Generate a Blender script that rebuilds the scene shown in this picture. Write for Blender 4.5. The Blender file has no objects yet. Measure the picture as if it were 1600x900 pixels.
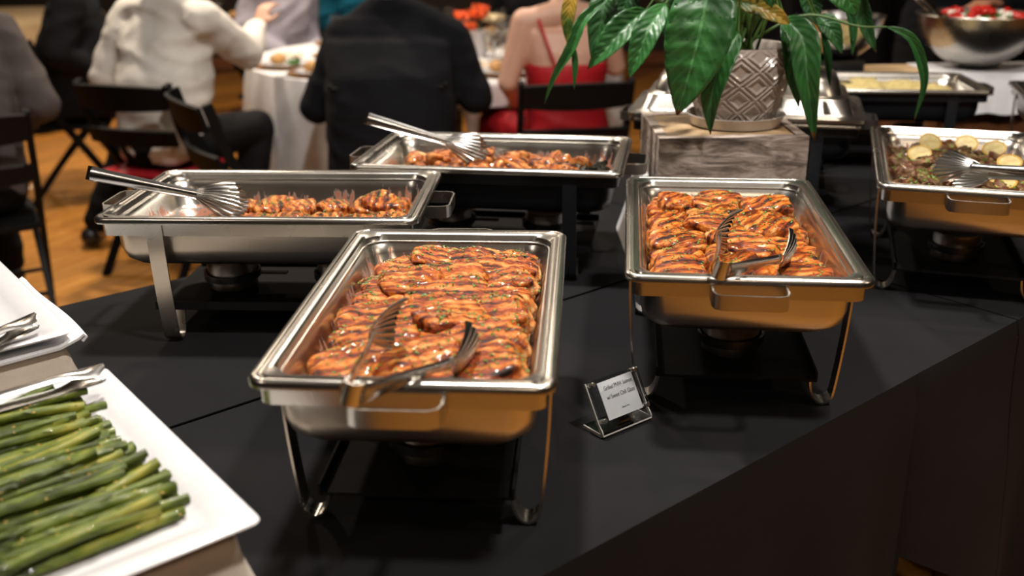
import bpy, bmesh, math, random
import numpy as np
from mathutils import Vector, Matrix, noise
from mathutils.bvhtree import BVHTree
random.seed(7)
PI = math.pi
SC = bpy.context.scene
COL = SC.collection
V = Vector

# ------------------------------------------------------------------ camera
FPX, PITCH, ROLL, CAMZ = 1533.9, math.radians(20.855), -0.01262, 1.423
_c, _s = math.cos(PITCH), math.sin(PITCH)
FW = V((0, _c, -_s)); _U = V((0, _s, _c)); _R = V((1, 0, 0))
RT = _R * math.cos(ROLL) + _U * math.sin(ROLL)
UP = -_R * math.sin(ROLL) + _U * math.cos(ROLL)
CAM = V((0, 0, CAMZ))
cam_d = bpy.data.cameras.new('camera'); cam = bpy.data.objects.new('camera', cam_d); COL.objects.link(cam)
cam_d.sensor_width = 36; cam_d.lens = FPX / 1600 * 36; cam_d.clip_start = .02
m = Matrix((RT, UP, -FW)).transposed().to_4x4(); m.translation = CAM
cam.matrix_world = m
cam_d.dof.use_dof = True; cam_d.dof.focus_distance = 1.48; cam_d.dof.aperture_fstop = 2.8
SC.camera = cam
def ray(u, v): return FW + RT * ((u - 800) / FPX) + UP * ((450 - v) / FPX)
def onz(u, v, z): d = ray(u, v); return CAM + d * ((z - CAMZ) / d.z)
def ony(u, v, y): d = ray(u, v); return CAM + d * (y / d.y)

# ------------------------------------------------------------------ world, lights, exposure
SC.view_settings.view_transform = 'Standard'; SC.view_settings.look = 'None'
SC.view_settings.exposure = 0.0; SC.view_settings.gamma = 1.0; SC.view_settings.use_curve_mapping = False
wd = bpy.data.worlds.new('world'); SC.world = wd; wd.use_nodes = True
wd.node_tree.nodes['Background'].inputs[0].default_value = (.5, .42, .36, 1)
wd.node_tree.nodes['Background'].inputs[1].default_value = .02
CEIL = 3.2
LAMPS = [  # x, y, watts, radius, colour : round downlights in the ceiling
    (-.20, 1.85, 56, .10, (1, .94, .87)),
    (.75, .70, 42, .10, (1, .93, .86)),
    (1.05, 2.15, 12, .10, (1, .88, .76)),
    (-1.6, 4.8, 60, .12, (1, .84, .66)),
    (.15, 4.9, 30, .12, (1, .84, .68)),
    (-3.2, 6.6, 26, .12, (1, .82, .62)),
    (-.9, 6.9, 22, .12, (1, .82, .64)),
    (.2, -2.3, 24, .12, (1, .80, .60)),
    (-1.9, .3, 8, .12, (1, .86, .72)),
    (2.6, .4, 14, .12, (1, .78, .56)),
]
for i, (x, y, w, r, c) in enumerate(LAMPS):
    ld = bpy.data.lights.new('downlight_beam', 'AREA'); ld.shape = 'DISK'; ld.size = 2 * r
    ld.energy = w; ld.color = c; ld.spread = math.radians(150)
    lo = bpy.data.objects.new('downlight_beam', ld); lo.location = (x, y, CEIL - .035); COL.objects.link(lo)

# ------------------------------------------------------------------ helpers: tagging, meshes
def tag(o, label=None, cat=None, group=None, kind=None):
    if label: o['label'] = label
    if cat: o['category'] = cat
    if group: o['group'] = group
    if kind: o['kind'] = kind
    return o
def empty(name, loc=(0, 0, 0), rz=0):
    o = bpy.data.objects.new(name, None); COL.objects.link(o)
    o.location = loc; o.rotation_euler = (0, 0, rz); o.empty_display_size = .05
    return o
def link(name, me, parent=None, loc=None, rot=None, scale=None):
    o = bpy.data.objects.new(name, me); COL.objects.link(o)
    if parent: o.parent = parent
    if loc is not None: o.location = loc
    if rot is not None: o.rotation_euler = rot
    if scale is not None: o.scale = scale
    return o
def copy_tree(o, parent=None):
    c = o.copy(); COL.objects.link(c); c.parent = parent
    for ch in list(o.children): copy_tree(ch, c)
    return c

class MB:
    def __init__(s): s.v = []; s.f = []; s.uv = None
    def add(s, vs, fs):
        n = len(s.v); s.v += [V(q) for q in vs]; s.f += [[i + n for i in f] for f in fs]
        return n
    def box(s, c, d, M=None):
        c = V(c); q = []
        for sx in (-1, 1):
            for sy in (-1, 1):
                for sz in (-1, 1):
                    w = V((sx * d[0] / 2, sy * d[1] / 2, sz * d[2] / 2))
                    q.append(c + (M @ w if M else w))
        s.add(q, [(0, 1, 3, 2), (4, 6, 7, 5), (0, 4, 5, 1), (2, 3, 7, 6), (0, 2, 6, 4), (1, 5, 7, 3)])
    def loops(s, L, cap0=True, cap1=True):
        n = len(L[0]); b = s.add([p for l in L for p in l], [])
        for i in range(len(L) - 1):
            for k in range(n):
                k2 = (k + 1) % n
                s.f.append([b + i * n + k, b + i * n + k2, b + (i + 1) * n + k2, b + (i + 1) * n + k])
        if cap0: s.f.append([b + k for k in range(n)][::-1])
        if cap1: s.f.append([b + (len(L) - 1) * n + k for k in range(n)])
    def lathe(s, prof, n=32, c=(0, 0, 0), cap0=True, cap1=True):
        c = V(c)
        s.loops([[c + V((r * math.cos(2 * PI * k / n), r * math.sin(2 * PI * k / n), z)) for k in range(n)] for r, z in prof], cap0, cap1)
    def tube(s, pts, rad, n=8):
        pts = [V(p) for p in pts]; L = []
        if not hasattr(rad, '__len__'): rad = [rad] * len(pts)
        ref = None
        for i, p in enumerate(pts):
            t = (pts[min(i + 1, len(pts) - 1)] - pts[max(i - 1, 0)]).normalized()
            if ref is None: ref = t.orthogonal().normalized()
            a = (ref - t * ref.dot(t))
            a = a.normalized() if a.length > 1e-6 else t.orthogonal().normalized()
            ref = a; b = t.cross(a)
            L.append([p + (a * math.cos(2 * PI * k / n) + b * math.sin(2 * PI * k / n)) * rad[i] for k in range(n)])
        s.loops(L)
    def ribbon(s, pts, wid, th, wdir):
        """flat strap along pts; wdir = width direction (one vector or one per point)"""
        pts = [V(p) for p in pts]; L = []
        for i, p in enumerate(pts):
            t = (pts[min(i + 1, len(pts) - 1)] - pts[max(i - 1, 0)]).normalized()
            w = V(wdir[i] if isinstance(wdir, list) else wdir); w = (w - t * w.dot(t)).normalized()
            n = t.cross(w); a = wid[i] if hasattr(wid, '__len__') else wid
            L.append([p + w * a / 2 + n * th / 2, p - w * a / 2 + n * th / 2, p - w * a / 2 - n * th / 2, p + w * a / 2 - n * th / 2])
        s.loops(L)
    def sheet(s, G, th):
        """grid of points thickened along its normals into a closed shell"""
        R, C = len(G), len(G[0]); A = []; B = []
        for i in range(R):
            for j in range(C):
                du = G[min(i + 1, R - 1)][j] - G[max(i - 1, 0)][j]; dv = G[i][min(j + 1, C - 1)] - G[i][max(j - 1, 0)]
                n = du.cross(dv); n = n.normalized() if n.length > 1e-12 else V((0, 0, 1))
                A.append(G[i][j] + n * th / 2); B.append(G[i][j] - n * th / 2)
        a = s.add(A, []); b = s.add(B, [])
        for i in range(R - 1):
            for j in range(C - 1):
                q = [i * C + j, i * C + j + 1, (i + 1) * C + j + 1, (i + 1) * C + j]
                s.f.append([a + k for k in q][::-1]); s.f.append([b + k for k in q])
        ring = [(0, j) for j in range(C)] + [(i, C - 1) for i in range(1, R)] + [(R - 1, j) for j in range(C - 2, -1, -1)] + [(i, 0) for i in range(R - 2, 0, -1)]
        for k in range(len(ring)):
            p, q = ring[k], ring[(k + 1) % len(ring)]
            P, Q = p[0] * C + p[1], q[0] * C + q[1]
            s.f.append([a + P, a + Q, b + Q, b + P])
    def mesh(s, name, mat, smooth=True, angle=40):
        me = bpy.data.meshes.new(name)
        me.from_pydata([tuple(q) for q in s.v], [], s.f)
        bm = bmesh.new(); bm.from_mesh(me); bmesh.ops.recalc_face_normals(bm, faces=bm.faces)
        bm.to_mesh(me); bm.free()
        me.materials.append(mat)
        if smooth:
            me.polygons.foreach_set('use_smooth', [True] * len(me.polygons))
            me.set_sharp_from_angle(angle=math.radians(angle))
        return me
    def build(s, name, mat, parent=None, smooth=True, angle=40, loc=None, rot=None):
        return link(name, s.mesh(name, mat, smooth, angle), parent, loc, rot)

def rrect(a, b, r, z, n=6):
    """rounded rectangle loop, half sizes a,b"""
    o = []
    r = min(r, a * .999, b * .999)
    for cx, cy, a0 in ((a - r, b - r, 0), (-a + r, b - r, 90), (-a + r, -b + r, 180), (a - r, -b + r, 270)):
        for k in range(n + 1):
            t = math.radians(a0 + 90 * k / n); o.append(V((cx + r * math.cos(t), cy + r * math.sin(t), z)))
    return o
def bez(p, n=12):
    """Catmull-Rom through points"""
    p = [V(q) for q in p]; q = [p[0] * 2 - p[1]] + p + [p[-1] * 2 - p[-2]]; o = []
    for i in range(1, len(q) - 2):
        for k in range(n):
            t = k / n; a, b, c, d = q[i - 1], q[i], q[i + 1], q[i + 2]
            o.append(.5 * ((2 * b) + (c - a) * t + (2 * a - 5 * b + 4 * c - d) * t * t + (-a + 3 * b - 3 * c + d) * t ** 3))
    return o + [p[-1]]

# ------------------------------------------------------------------ materials
class NT:
    def __init__(s, name):
        s.m = bpy.data.materials.new(name); s.m.use_nodes = True; s.t = s.m.node_tree
        s.b = s.t.nodes['Principled BSDF']
    def n(s, typ, props=None, **inp):
        d = s.t.nodes.new('ShaderNode' + typ)
        for k, v in (props or {}).items(): setattr(d, k, v)
        for k, v in inp.items(): s.set(d, k, v)
        return d
    def set(s, d, k, v):
        i = d.inputs[int(k[1:])] if k[0] == '_' else d.inputs[k.replace('__', ' ')]
        if hasattr(v, 'links') or isinstance(v, bpy.types.NodeSocket): s.t.links.new(v, i)
        else: i.default_value = v
    def p(s, **inp):
        for k, v in inp.items(): s.set(s.b, k, v)
        return s
    def ramp(s, fac, stops, interp='LINEAR'):
        d = s.n('ValToRGB'); s.t.links.new(fac, d.inputs[0]); e = d.color_ramp.elements; d.color_ramp.interpolation = interp
        while len(e) < len(stops): e.new(.5)
        for k, (pos, c) in enumerate(stops):
            e[k].position = pos; e[k].color = (*c, 1) if len(c) == 3 else c
        return d.outputs[0]
    def mix(s, fac, a, b, mode='MIX'):
        d = s.n('Mix', {'data_type': 'RGBA', 'blend_type': mode})
        for k, v in ((0, fac), (6, a), (7, b)):
            if isinstance(v, bpy.types.NodeSocket): s.t.links.new(v, d.inputs[k])
            else: d.inputs[k].default_value = v if k == 0 else ((*v, 1) if len(v) == 3 else v)
        return d.outputs[2]
    def math(s, op, a, b=0.0, c=0.0):
        d = s.n('Math', {'operation': op})
        for k, v in enumerate((a, b, c)):
            if isinstance(v, bpy.types.NodeSocket): s.t.links.new(v, d.inputs[k])
            else: d.inputs[k].default_value = v
        return d.outputs[0]
    def co(s, which='Object', scale=None, rot=None):
        o = s.n('TexCoord').outputs[which]
        if scale or rot:
            mp = s.n('Mapping', Vector=o)
            if scale: mp.inputs['Scale'].default_value = scale
            if rot: mp.inputs['Rotation'].default_value = rot
            o = mp.outputs[0]
        return o
    def noise(s, vec, scale, detail=3, rough=.5):
        return s.n('TexNoise', Vector=vec, Scale=scale, Detail=detail, Roughness=rough).outputs[0]
    def bump(s, h, strength=.3, dist=.002):
        s.set(s.b, 'Normal', s.n('Bump', Height=h, Strength=strength, Distance=dist).outputs[0]); return s
def plain(name, col, rough=.5, metal=0, var=.15, nscale=40, bump=0, **kw):
    t = NT(name); c = t.co(); nz = t.noise(c, nscale)
    a = tuple(x * (1 - var) for x in col); b = tuple(min(1, x * (1 + var)) for x in col)
    t.p(Base__Color=t.ramp(nz, [(.3, a), (.7, b)]), Roughness=rough, Metallic=metal)
    for k, v in kw.items(): t.set(t.b, k, v)
    if bump: t.bump(nz, bump)
    return t.m

def steel(name, col, r0, r1, stain=False, streak=(3, 3, 60)):
    t = NT(name); c = t.co(scale=streak); n1 = t.noise(c, 12, 2); n2 = t.noise(t.co(), 9, 4)
    base = t.mix(t.math('MULTIPLY', n2, .35), (*col, 1), (col[0] * .7, col[1] * .68, col[2] * .64, 1))
    rough = t.n('MapRange', Value=n2, To__Min=r0, To__Max=r1).outputs[0]
    metal = 1.0
    if stain:   # glaze drips and splashes dried on the inside walls
        sep = t.n('SeparateXYZ', Vector=t.co()); z = sep.outputs[2]
        st = t.n('TexNoise', Vector=t.co(scale=(1, 1, .07)), Scale=150.0, Detail=2.0).outputs[0]
        sp = t.n('TexNoise', Vector=t.co(scale=(1, 1, .5)), Scale=16.0, Detail=3.0).outputs[0]
        low = t.n('MapRange', Value=z, From__Min=-.062, From__Max=-.012, To__Min=.17, To__Max=-.03).outputs[0]
        f = t.math('ADD', t.math('MULTIPLY', t.math('ADD', st, sp), .5), low)
        f = t.ramp(f, [(.63, (0, 0, 0)), (.68, (1, 1, 1))])
        inside = t.math('LESS_THAN', z, -.009)
        f = t.math('MULTIPLY', f, inside)
        base = t.mix(t.math('MULTIPLY', f, .85), base, (.30, .07, .015, 1)); metal = t.math('SUBTRACT', 1.0, t.math('MULTIPLY', f, .7))
    t.p(Base__Color=base, Metallic=metal, Roughness=rough)
    t.bump(n1, .06, .0006)
    return t.m
M = {}
M['steel'] = steel('brushed_steel', (.54, .515, .475), .22, .34)
M['steel_pan'] = steel('pan_steel', (.56, .535, .49), .20, .32, True)
M['steel_bright'] = steel('polished_steel', (.55, .535, .515), .17, .26)
M['steel_body'] = steel('satin_steel', (.50, .47, .43), .26, .36, streak=(2, 2, 40))
M['black_enamel'] = plain('black_enamel', (.012, .013, .016), .32)
M['shelf_black'] = plain('matt_black_shelf', (.006, .006, .007), .7, Specular__IOR__Level=.15)
M['black_plastic'] = plain('black_chair_plastic', (.004, .004, .0045), .55, Specular__IOR__Level=.12)

def cloth(name, col, rough=.9, weave=900, wr=.3, sheen=.0):
    t = NT(name); c = t.co(); nz = t.noise(c, 6, 4); w = t.n('TexNoise', Vector=c, Scale=float(weave), Detail=1.0).outputs[0]
    wr_ = t.n('TexNoise', Vector=c, Scale=7.0, Detail=5.0, Distortion=.6).outputs[0]
    a = tuple(x * .82 for x in col); b = tuple(min(1, x * 1.12) for x in col)
    t.p(Base__Color=t.ramp(nz, [(.3, a), (.7, b)]), Roughness=rough, Sheen__Weight=sheen)
    t.b.inputs['Specular IOR Level'].default_value = .2
    h = t.math('ADD', t.math('MULTIPLY', w, .06), t.math('MULTIPLY', wr_, wr)); t.bump(h, .6, .01)
    return t.m
M['black_cloth'] = cloth('black_tablecloth', (.0064, .0062, .0074), .88, 1200, .15)
M['white_cloth'] = cloth('white_tablecloth', (.72, .72, .74), .9)
M['cream_cloth'] = cloth('cream_cloth', (.62, .54, .46), .6, 700, .2)
M['beige_cloth'] = cloth('beige_tablecloth', (.52, .38, .22), .9)
M['white_shirt'] = cloth('white_shirt_cotton', (.80, .76, .70), .9, 700, 1.2)
M['suit'] = cloth('black_suit_wool', (.0045, .0052, .0075), .9, 800, .8)
M['dark_trousers'] = cloth('dark_trouser_cloth', (.006, .006, .007), .9)
M['red_dress'] = cloth('red_dress_satin', (.36, .012, .018), .5, 500, .8)
M['taupe_shirt'] = cloth('taupe_jacket_cloth', (.085, .072, .068), .9, 600, 1.0)
M['teal'] = cloth('teal_shirt_cloth', (.006, .11, .18), .85)
M['lavender'] = cloth('lavender_shirt_cloth', (.42, .40, .47), .85)
M['skin'] = plain('light_skin', (.62, .36, .26), .5, var=.06, nscale=12, Subsurface__Weight=.0)
M['skin_tan'] = plain('tan_skin', (.42, .19, .11), .5, var=.06, nscale=12)
M['hair'] = plain('brown_hair', (.035, .016, .010), .45, var=.4, nscale=60, bump=.4)
M['hair_dark'] = plain('dark_hair', (.015, .011, .010), .5, var=.4, nscale=60, bump=.4)
M['eye'] = plain('eye_white', (.7, .7, .68), .2)
M['lip'] = plain('lip_skin', (.40, .14, .12), .4)
M['porcelain'] = plain('white_porcelain', (.66, .65, .66), .16, var=.02, Coat__Weight=.3)
M['red_vinyl'] = plain('red_cushion_vinyl', (.40, .012, .02), .5)
M['shoe'] = plain('black_shoe_leather', (.012, .011, .012), .35)
M['white_card'] = plain('white_card_paper', (.80, .80, .83), .7, var=.03)
M['ink'] = plain('grey_print_ink', (.05, .05, .06), .8)
M['soil'] = plain('dark_potting_soil', (.012, .009, .007), .95, var=.5, nscale=120, bump=.8)
M['charger'] = plain('golden_wooden_charger', (.34, .16, .045), .45, var=.3, nscale=20)
M['napkin'] = plain('cream_napkin_linen', (.66, .56, .44), .85, var=.1)
M['bread'] = plain('golden_bread_crust', (.50, .27, .09), .6, var=.3, nscale=50, bump=.3)
M['green_leaf'] = plain('salad_leaf', (.06, .16, .025), .5, var=.4)
M['orange_petal'] = plain('orange_petal', (.75, .10, .015), .5, var=.25)
M['cream_petal'] = plain('cream_petal', (.70, .60, .38), .6, var=.15)
M['ceiling'] = plain('dark_ceiling_paint', (.07, .065, .06), .9, var=.05, nscale=3)
M['wall'] = plain('dark_wall_paint', (.040, .030, .026), .85, var=.1, nscale=3)
M['drape'] = cloth('backdrop_cloth', (.006, .006, .007), .95)  # for the added backdrop that darkens the background
M['acrylic_white'] = plain('brushed_standoff', (.75, .73, .70), .25, metal=1)
def lampmat():
    t = NT('lamp_diffuser'); t.p(Base__Color=(.9, .9, .9, 1)); t.set(t.b, 'Emission Color', (1, .86, .7, 1)); t.set(t.b, 'Emission Strength', 9.0); return t.m
M['lamp'] = lampmat()
def glassmat(name, ior=1.45, rough=0.02, col=(1, 1, 1, 1)):
    t = NT(name); t.p(Base__Color=col, Roughness=rough, IOR=ior, Transmission__Weight=1.0); return t.m
def clearmat(name):
    t = NT(name); tr = t.n('BsdfTransparent'); tr.inputs[0].default_value = (.93, .94, .94, 1); gl = t.n('BsdfGlossy', Roughness=.03); fz = t.n('Fresnel', IOR=1.45)
    mx = t.n('MixShader'); L = t.t.links.new; L(fz.outputs[0], mx.inputs[0]); L(tr.outputs[0], mx.inputs[1]); L(gl.outputs[0], mx.inputs[2]); L(mx.outputs[0], t.t.nodes['Material Output'].inputs[0]); return t.m
M['acrylic'] = clearmat('clear_acrylic')
M['acrylic_edge'] = plain('acrylic_edge_glint', (.42, .40, .38), .25, var=.1)  # pale colour stands in for light caught in the acrylic edges
M['glass'] = glassmat('clear_glass', 1.45)

def woodmat(name, cols, scale, axis_scale, rough=.55, bump=.3, coat=0):
    t = NT(name); c = t.co(scale=axis_scale)
    oi = t.n('ObjectInfo').outputs['Random']
    off = t.n('VectorMath', {'operation': 'ADD'}); t.t.links.new(c, off.inputs[0])
    cmb = t.n('CombineXYZ', X=t.math('MULTIPLY', oi, 37.0), Y=t.math('MULTIPLY', oi, 11.0)); t.t.links.new(cmb.outputs[0], off.inputs[1])
    n1 = t.n('TexNoise', Vector=off.outputs[0], Scale=scale, Detail=6.0, Roughness=.65, Distortion=.8).outputs[0]
    n = len(cols)
    base = t.ramp(n1, [(.30 + .40 * k / (n - 1), cc) for k, cc in enumerate(cols)])
    hsv = t.n('HueSaturation', Color=base, Value=t.n('MapRange', Value=oi, To__Min=.82, To__Max=1.15).outputs[0]).outputs[0]
    t.p(Base__Color=hsv, Roughness=rough, Coat__Weight=coat); t.bump(n1, bump, .004)
    return t.m
M['floor_wood'] = woodmat('honey_oak_floor', [(.36, .130, .018), (.52, .215, .036), (.64, .30, .06)], 3.0, (1, 9, 9), .38, .06, .2)
M['weathered'] = woodmat('weathered_barn_wood', [(.04, .028, .02), (.26, .20, .165), (.50, .41, .35), (.74, .65, .57)], 15.0, (.9, 3.5, 3.5), .85, 1.0)
M['ply'] = woodmat('pale_pine_board', [(.42, .26, .13), (.55, .38, .21), (.60, .44, .27)], 6.0, (1, 7, 7), .6, .1)
M['brown_box'] = woodmat('brown_stained_wood', [(.14, .045, .016), (.24, .085, .03), (.32, .12, .045)], 4.0, (1, 8, 8), .55, .2)

def salmon(name, glaze, mid, char, flesh, spacing, rotz, zk=26.0):
    t = NT(name); oi = t.n('ObjectInfo').outputs['Random']
    c0 = t.co()
    loc = t.n('CombineXYZ', X=t.math('MULTIPLY', oi, 3.1), Y=t.math('MULTIPLY', oi, 7.7), Z=t.math('MULTIPLY', oi, 1.3)).outputs[0]
    ad = t.n('VectorMath', {'operation': 'ADD'}); t.t.links.new(c0, ad.inputs[0]); t.t.links.new(loc, ad.inputs[1]); c = ad.outputs[0]
    rot = t.n('Mapping', Vector=c); rot.inputs['Rotation'].default_value = (0, 0, rotz)
    wv = t.n('TexWave', {'wave_type': 'BANDS', 'bands_direction': 'Y'}, Vector=rot.outputs[0], Scale=2 * PI / (20 * spacing), Distortion=5.0, Detail=3.0, Detail__Scale=1.6).outputs['Fac']
    stv = t.n('Mapping', Vector=rot.outputs[0]); stv.inputs['Scale'].default_value = (.16, 1, .5)
    stk = t.n('TexNoise', Vector=stv.outputs[0], Scale=120.0, Detail=5.0, Roughness=.65, Distortion=1.2).outputs[0]
    big = t.noise(c, 26, 3); fine = t.noise(c, 150, 4, .6)
    k = t.math('ADD', t.math('ADD', t.math('MULTIPLY', wv, .17), t.math('MULTIPLY', stk, .80)), t.math('ADD', t.math('MULTIPLY', big, .38), t.math('MULTIPLY', fine, .14)))
    top = t.ramp(k, [(.585, char), (.65, (char[0] * 3 + .09, char[1] * 2.2 + .012, char[2] * 1.2)), (.73, glaze), (.84, mid), (1.0, flesh)])
    lay = t.n('TexWave', {'wave_type': 'BANDS', 'bands_direction': 'X'}, Vector=c, Scale=34.0, Distortion=5.0, Detail=1.0).outputs['Fac']
    side = t.ramp(t.math('ADD', t.math('MULTIPLY', lay, .5), t.math('MULTIPLY', big, .5)), [(.2, (mid[0], mid[1] * .85, mid[2] * .8)), (.6, flesh), (.95, (min(1, flesh[0] * 1.12), flesh[1] * 1.25, flesh[2] * 1.3))])
    z = t.n('SeparateXYZ', Vector=c0).outputs[2]
    msk = t.ramp(t.math('ADD', t.math('MULTIPLY', z, zk), t.math('MULTIPLY', big, .8)), [(.66, (0, 0, 0)), (.86, (1, 1, 1))])
    t.p(Base__Color=t.mix(msk, side, top), Roughness=t.n('MapRange', Value=fine, To__Min=.35, To__Max=.6).outputs[0], Coat__Weight=.30, Coat__Roughness=.06)
    t.b.inputs['Specular IOR Level'].default_value = .25
    t.bump(t.math('ADD', t.math('MULTIPLY', stk, .9), t.math('MULTIPLY', fine, .4)), .8, .004)
    return t.m
M['salmon'] = salmon('glazed_grilled_salmon', (.27, .040, .003), (.50, .145, .011), (.008, .003, .002), (.66, .35, .13), .019, .35)
M['salmon_b'] = salmon('glazed_grilled_salmon_crosswise', (.28, .046, .003), (.51, .155, .013), (.009, .003, .002), (.66, .36, .14), .019, -.5)
M['chicken'] = salmon('orange_glazed_chicken', (.32, .075, .008), (.48, .17, .03), (.02, .007, .004), (.58, .33, .13), .02, .3, 55.0)
M['mushroom'] = salmon('roasted_brown_mushroom', (.075, .030, .011), (.19, .105, .045), (.007, .004, .003), (.34, .23, .12), .02, .3, 90.0)
M['herb'] = plain('chopped_green_herbs', (.10, .19, .02), .5, var=.5, nscale=300)
M['garlic'] = plain('golden_garlic_bits', (.55, .36, .10), .4, var=.3, nscale=300)
def juice():
    t = NT('orange_pan_juices'); n = t.noise(t.co(), 25, 4)
    t.p(Base__Color=t.ramp(n, [(.3, (.20, .05, .008)), (.7, (.42, .17, .035))]), Roughness=.08, Coat__Weight=.6); t.bump(n, .25, .003); return t.m
M['juice'] = juice()
def aspar():
    t = NT('roasted_asparagus'); oi = t.n('ObjectInfo').outputs['Random']; c = t.co(scale=(.35, 1, 1))
    n = t.noise(c, 55, 4, .6); x = t.n('SeparateXYZ', Vector=t.co()).outputs[0]
    tip = t.math('MULTIPLY', t.math('ADD', t.math('MULTIPLY', x, -3.2), -.10), 1.0)   # tips lie at -x
    k = t.math('SUBTRACT', t.math('ADD', n, t.math('MULTIPLY', oi, .18)), t.math('MAXIMUM', tip, 0.0))
    col = t.ramp(k, [(.34, (.016, .016, .003)), (.50, (.042, .060, .006)), (.66, (.100, .135, .011)), (.88, (.28, .26, .035))])
    t.p(Base__Color=col, Roughness=.5, Coat__Weight=.05, Specular__IOR__Level=.3); t.bump(n, .6, .003); return t.m
M['asparagus'] = aspar()
def leafmat(name, dark, mid, vein, yellow=0):
    t = NT(name); uv = t.co('UV'); s = t.n('SeparateXYZ', Vector=uv); u, v = s.outputs[0], s.outputs[1]
    a = t.math('ABSOLUTE', t.math('SUBTRACT', u, .5))
    ph = t.math('MULTIPLY', t.math('SUBTRACT', v, t.math('MULTIPLY', a, .42)), 62.0)
    w = t.math('POWER', t.math('ADD', t.math('MULTIPLY', t.math('SINE', ph), .5), .5), 6.0)
    rib = t.math('LESS_THAN', a, .022)
    n = t.noise(t.co(), 30, 4)
    base = t.ramp(n, [(.3, dark), (.7, mid)])
    base = t.mix(t.math('MULTIPLY', w, .22), base, vein); base = t.mix(t.math('MULTIPLY', rib, .7), base, vein)
    edge = t.math('ADD', t.math('MULTIPLY', t.math('SUBTRACT', v, .90), 7.0), t.math('MULTIPLY', t.math('SUBTRACT', n, .5), 1.2))
    base = t.mix(t.ramp(edge, [(.45, (0, 0, 0)), (.6, (1, 1, 1))]), base, (.16, .06, .012))
    if yellow: base = t.mix(t.math('MULTIPLY', t.ramp(n, [(.42, (0, 0, 0)), (.6, (1, 1, 1))]), yellow), base, (.36, .20, .02))
    t.p(Base__Color=base, Roughness=.40); t.b.inputs['Specular IOR Level'].default_value = .5
    t.bump(t.math('ADD', t.math('MULTIPLY', t.math('SINE', ph), .5), t.math('MULTIPLY', n, .3)), .20, .003)
    return t.m
M['leaf'] = leafmat('glossy_green_leaf', (.011, .064, .013), (.026, .128, .024), (.08, .23, .07))
M['leaf_dark'] = leafmat('deep_green_leaf', (.009, .048, .012), (.020, .090, .020), (.05, .15, .045))
M['leaf_olive'] = leafmat('yellowing_leaf', (.03, .075, .010), (.06, .13, .018), (.12, .2, .04), .8)
M['stem'] = plain('green_leaf_stem', (.06, .13, .02), .45)
M['saucer'] = plain('pale_glazed_saucer', (.52, .48, .445), .25, var=.05, nscale=8, Coat__Weight=.4)
M['pot'] = plain('taupe_glazed_ceramic', (.44, .375, .325), .20, var=.06, nscale=8, Coat__Weight=.5)
def lemonmat():
    t = NT('lemon_flesh'); n = t.noise(t.co(), 60, 3); t.p(Base__Color=t.ramp(n, [(.3, (.36, .27, .09)), (.7, (.52, .43, .20))]), Roughness=.3); return t.m
M['lemon'] = lemonmat()
M['lemon_rind'] = plain('lemon_rind', (.42, .25, .035), .4)
M['grain'] = plain('yellow_buttered_grain', (.50, .40, .16), .7, var=.25, nscale=160, bump=.6)
M['tomato'] = plain('red_tomato', (.50, .018, .012), .2, var=.2)
M['cheese'] = plain('white_crumbled_cheese', (.75, .70, .60), .7)
M['fuel'] = plain('fuel_can_tin', (.22, .21, .20), .35, metal=1)

# ------------------------------------------------------------------ room
def struct(name, mb, mat, parent=None, smooth=False):
    o = mb.build(name, mat, parent, smooth); o['kind'] = 'structure'; return o
X0, X1, Y0, Y1 = -6.0, 6.0, -4.0, 10.0
fl = MB(); fl.box(((X0 + X1) / 2, (Y0 + Y1) / 2, -.06), (X1 - X0, Y1 - Y0, .08)); floor = struct('floor', fl, M['brown_box'])
ce = MB(); ce.box(((X0 + X1) / 2, (Y0 + Y1) / 2, CEIL + .05), (X1 - X0, Y1 - Y0, .1)); struct('ceiling', ce, M['ceiling'])
for nm, c, d in (('wall_left', (X0 - .05, 3, 1.6), (.1, 14.2, 3.36)), ('wall_right', (X1 + .05, 3, 1.6), (.1, 14.2, 3.36)),
                 ('wall_back', (0, Y0 - .05, 1.6), (12, .1, 3.36)), ('wall_front', (0, Y1 + .05, 1.6), (12, .1, 3.36))):
    w = MB(); w.box(c, d); struct(nm, w, M['wall'])
for nm, c, d in (('baseboard_front', (0, Y1 - .01, .06), (12, .02, .12)), ('baseboard_left', (X0 + .01, 3, .06), (.02, 14, .12)), ('baseboard_right', (X1 - .01, 3, .06), (.02, 14, .12))):
    w = MB(); w.box(c, d); struct(nm, w, M['brown_box'])
# floor boards: those in view one by one, the rest as one part
PW, PL, PA = .145, 1.5, math.radians(62)
def plank_mb():
    q = MB(); a, b = PL / 2 - .0015, PW / 2 - .0015
    q.loops([[V((x, y, z)) for x, y in ((a - i, b - i), (-a + i, b - i), (-a + i, -b + i), (a - i, -b + i))] for i, z in ((0, -.022), (0, -.002), (.002, 0))]); return q
plank_me = plank_mb().mesh('plank', M['floor_wood'], False)
rest = MB(); cu, sn = math.cos(PA), math.sin(PA); RM = Matrix.Rotation(PA, 3, 'Z'); cnt = 0
for i in range(-9, 10):
    for j in range(-75, 76):
        a = i * PL + (j % 3) * .5; b = j * PW
        x = a * cu - b * sn; y = 3 + a * sn + b * cu
        if not (X0 - .6 < x < X1 + .6 and Y0 - .6 < y < Y1 + .6): continue
        inview = (-4.2 < x < -.7 and 2.9 < y < 8.6 and x > -.60 * y + -.15)
        if inview and cnt < 290:
            link('plank', plank_me, floor, (x, y, 0), (0, 0, PA)); cnt += 1
        else:
            if not (X0 + .4 < x < X1 - .4 and Y0 + .4 < y < Y1 - .4): continue
            rest.box((x, y, -.011), (PL - .003, PW - .003, .022), RM)
ro = rest.build('floorboards', M['floor_wood'], floor, False); ro['kind'] = 'stuff'
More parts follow.
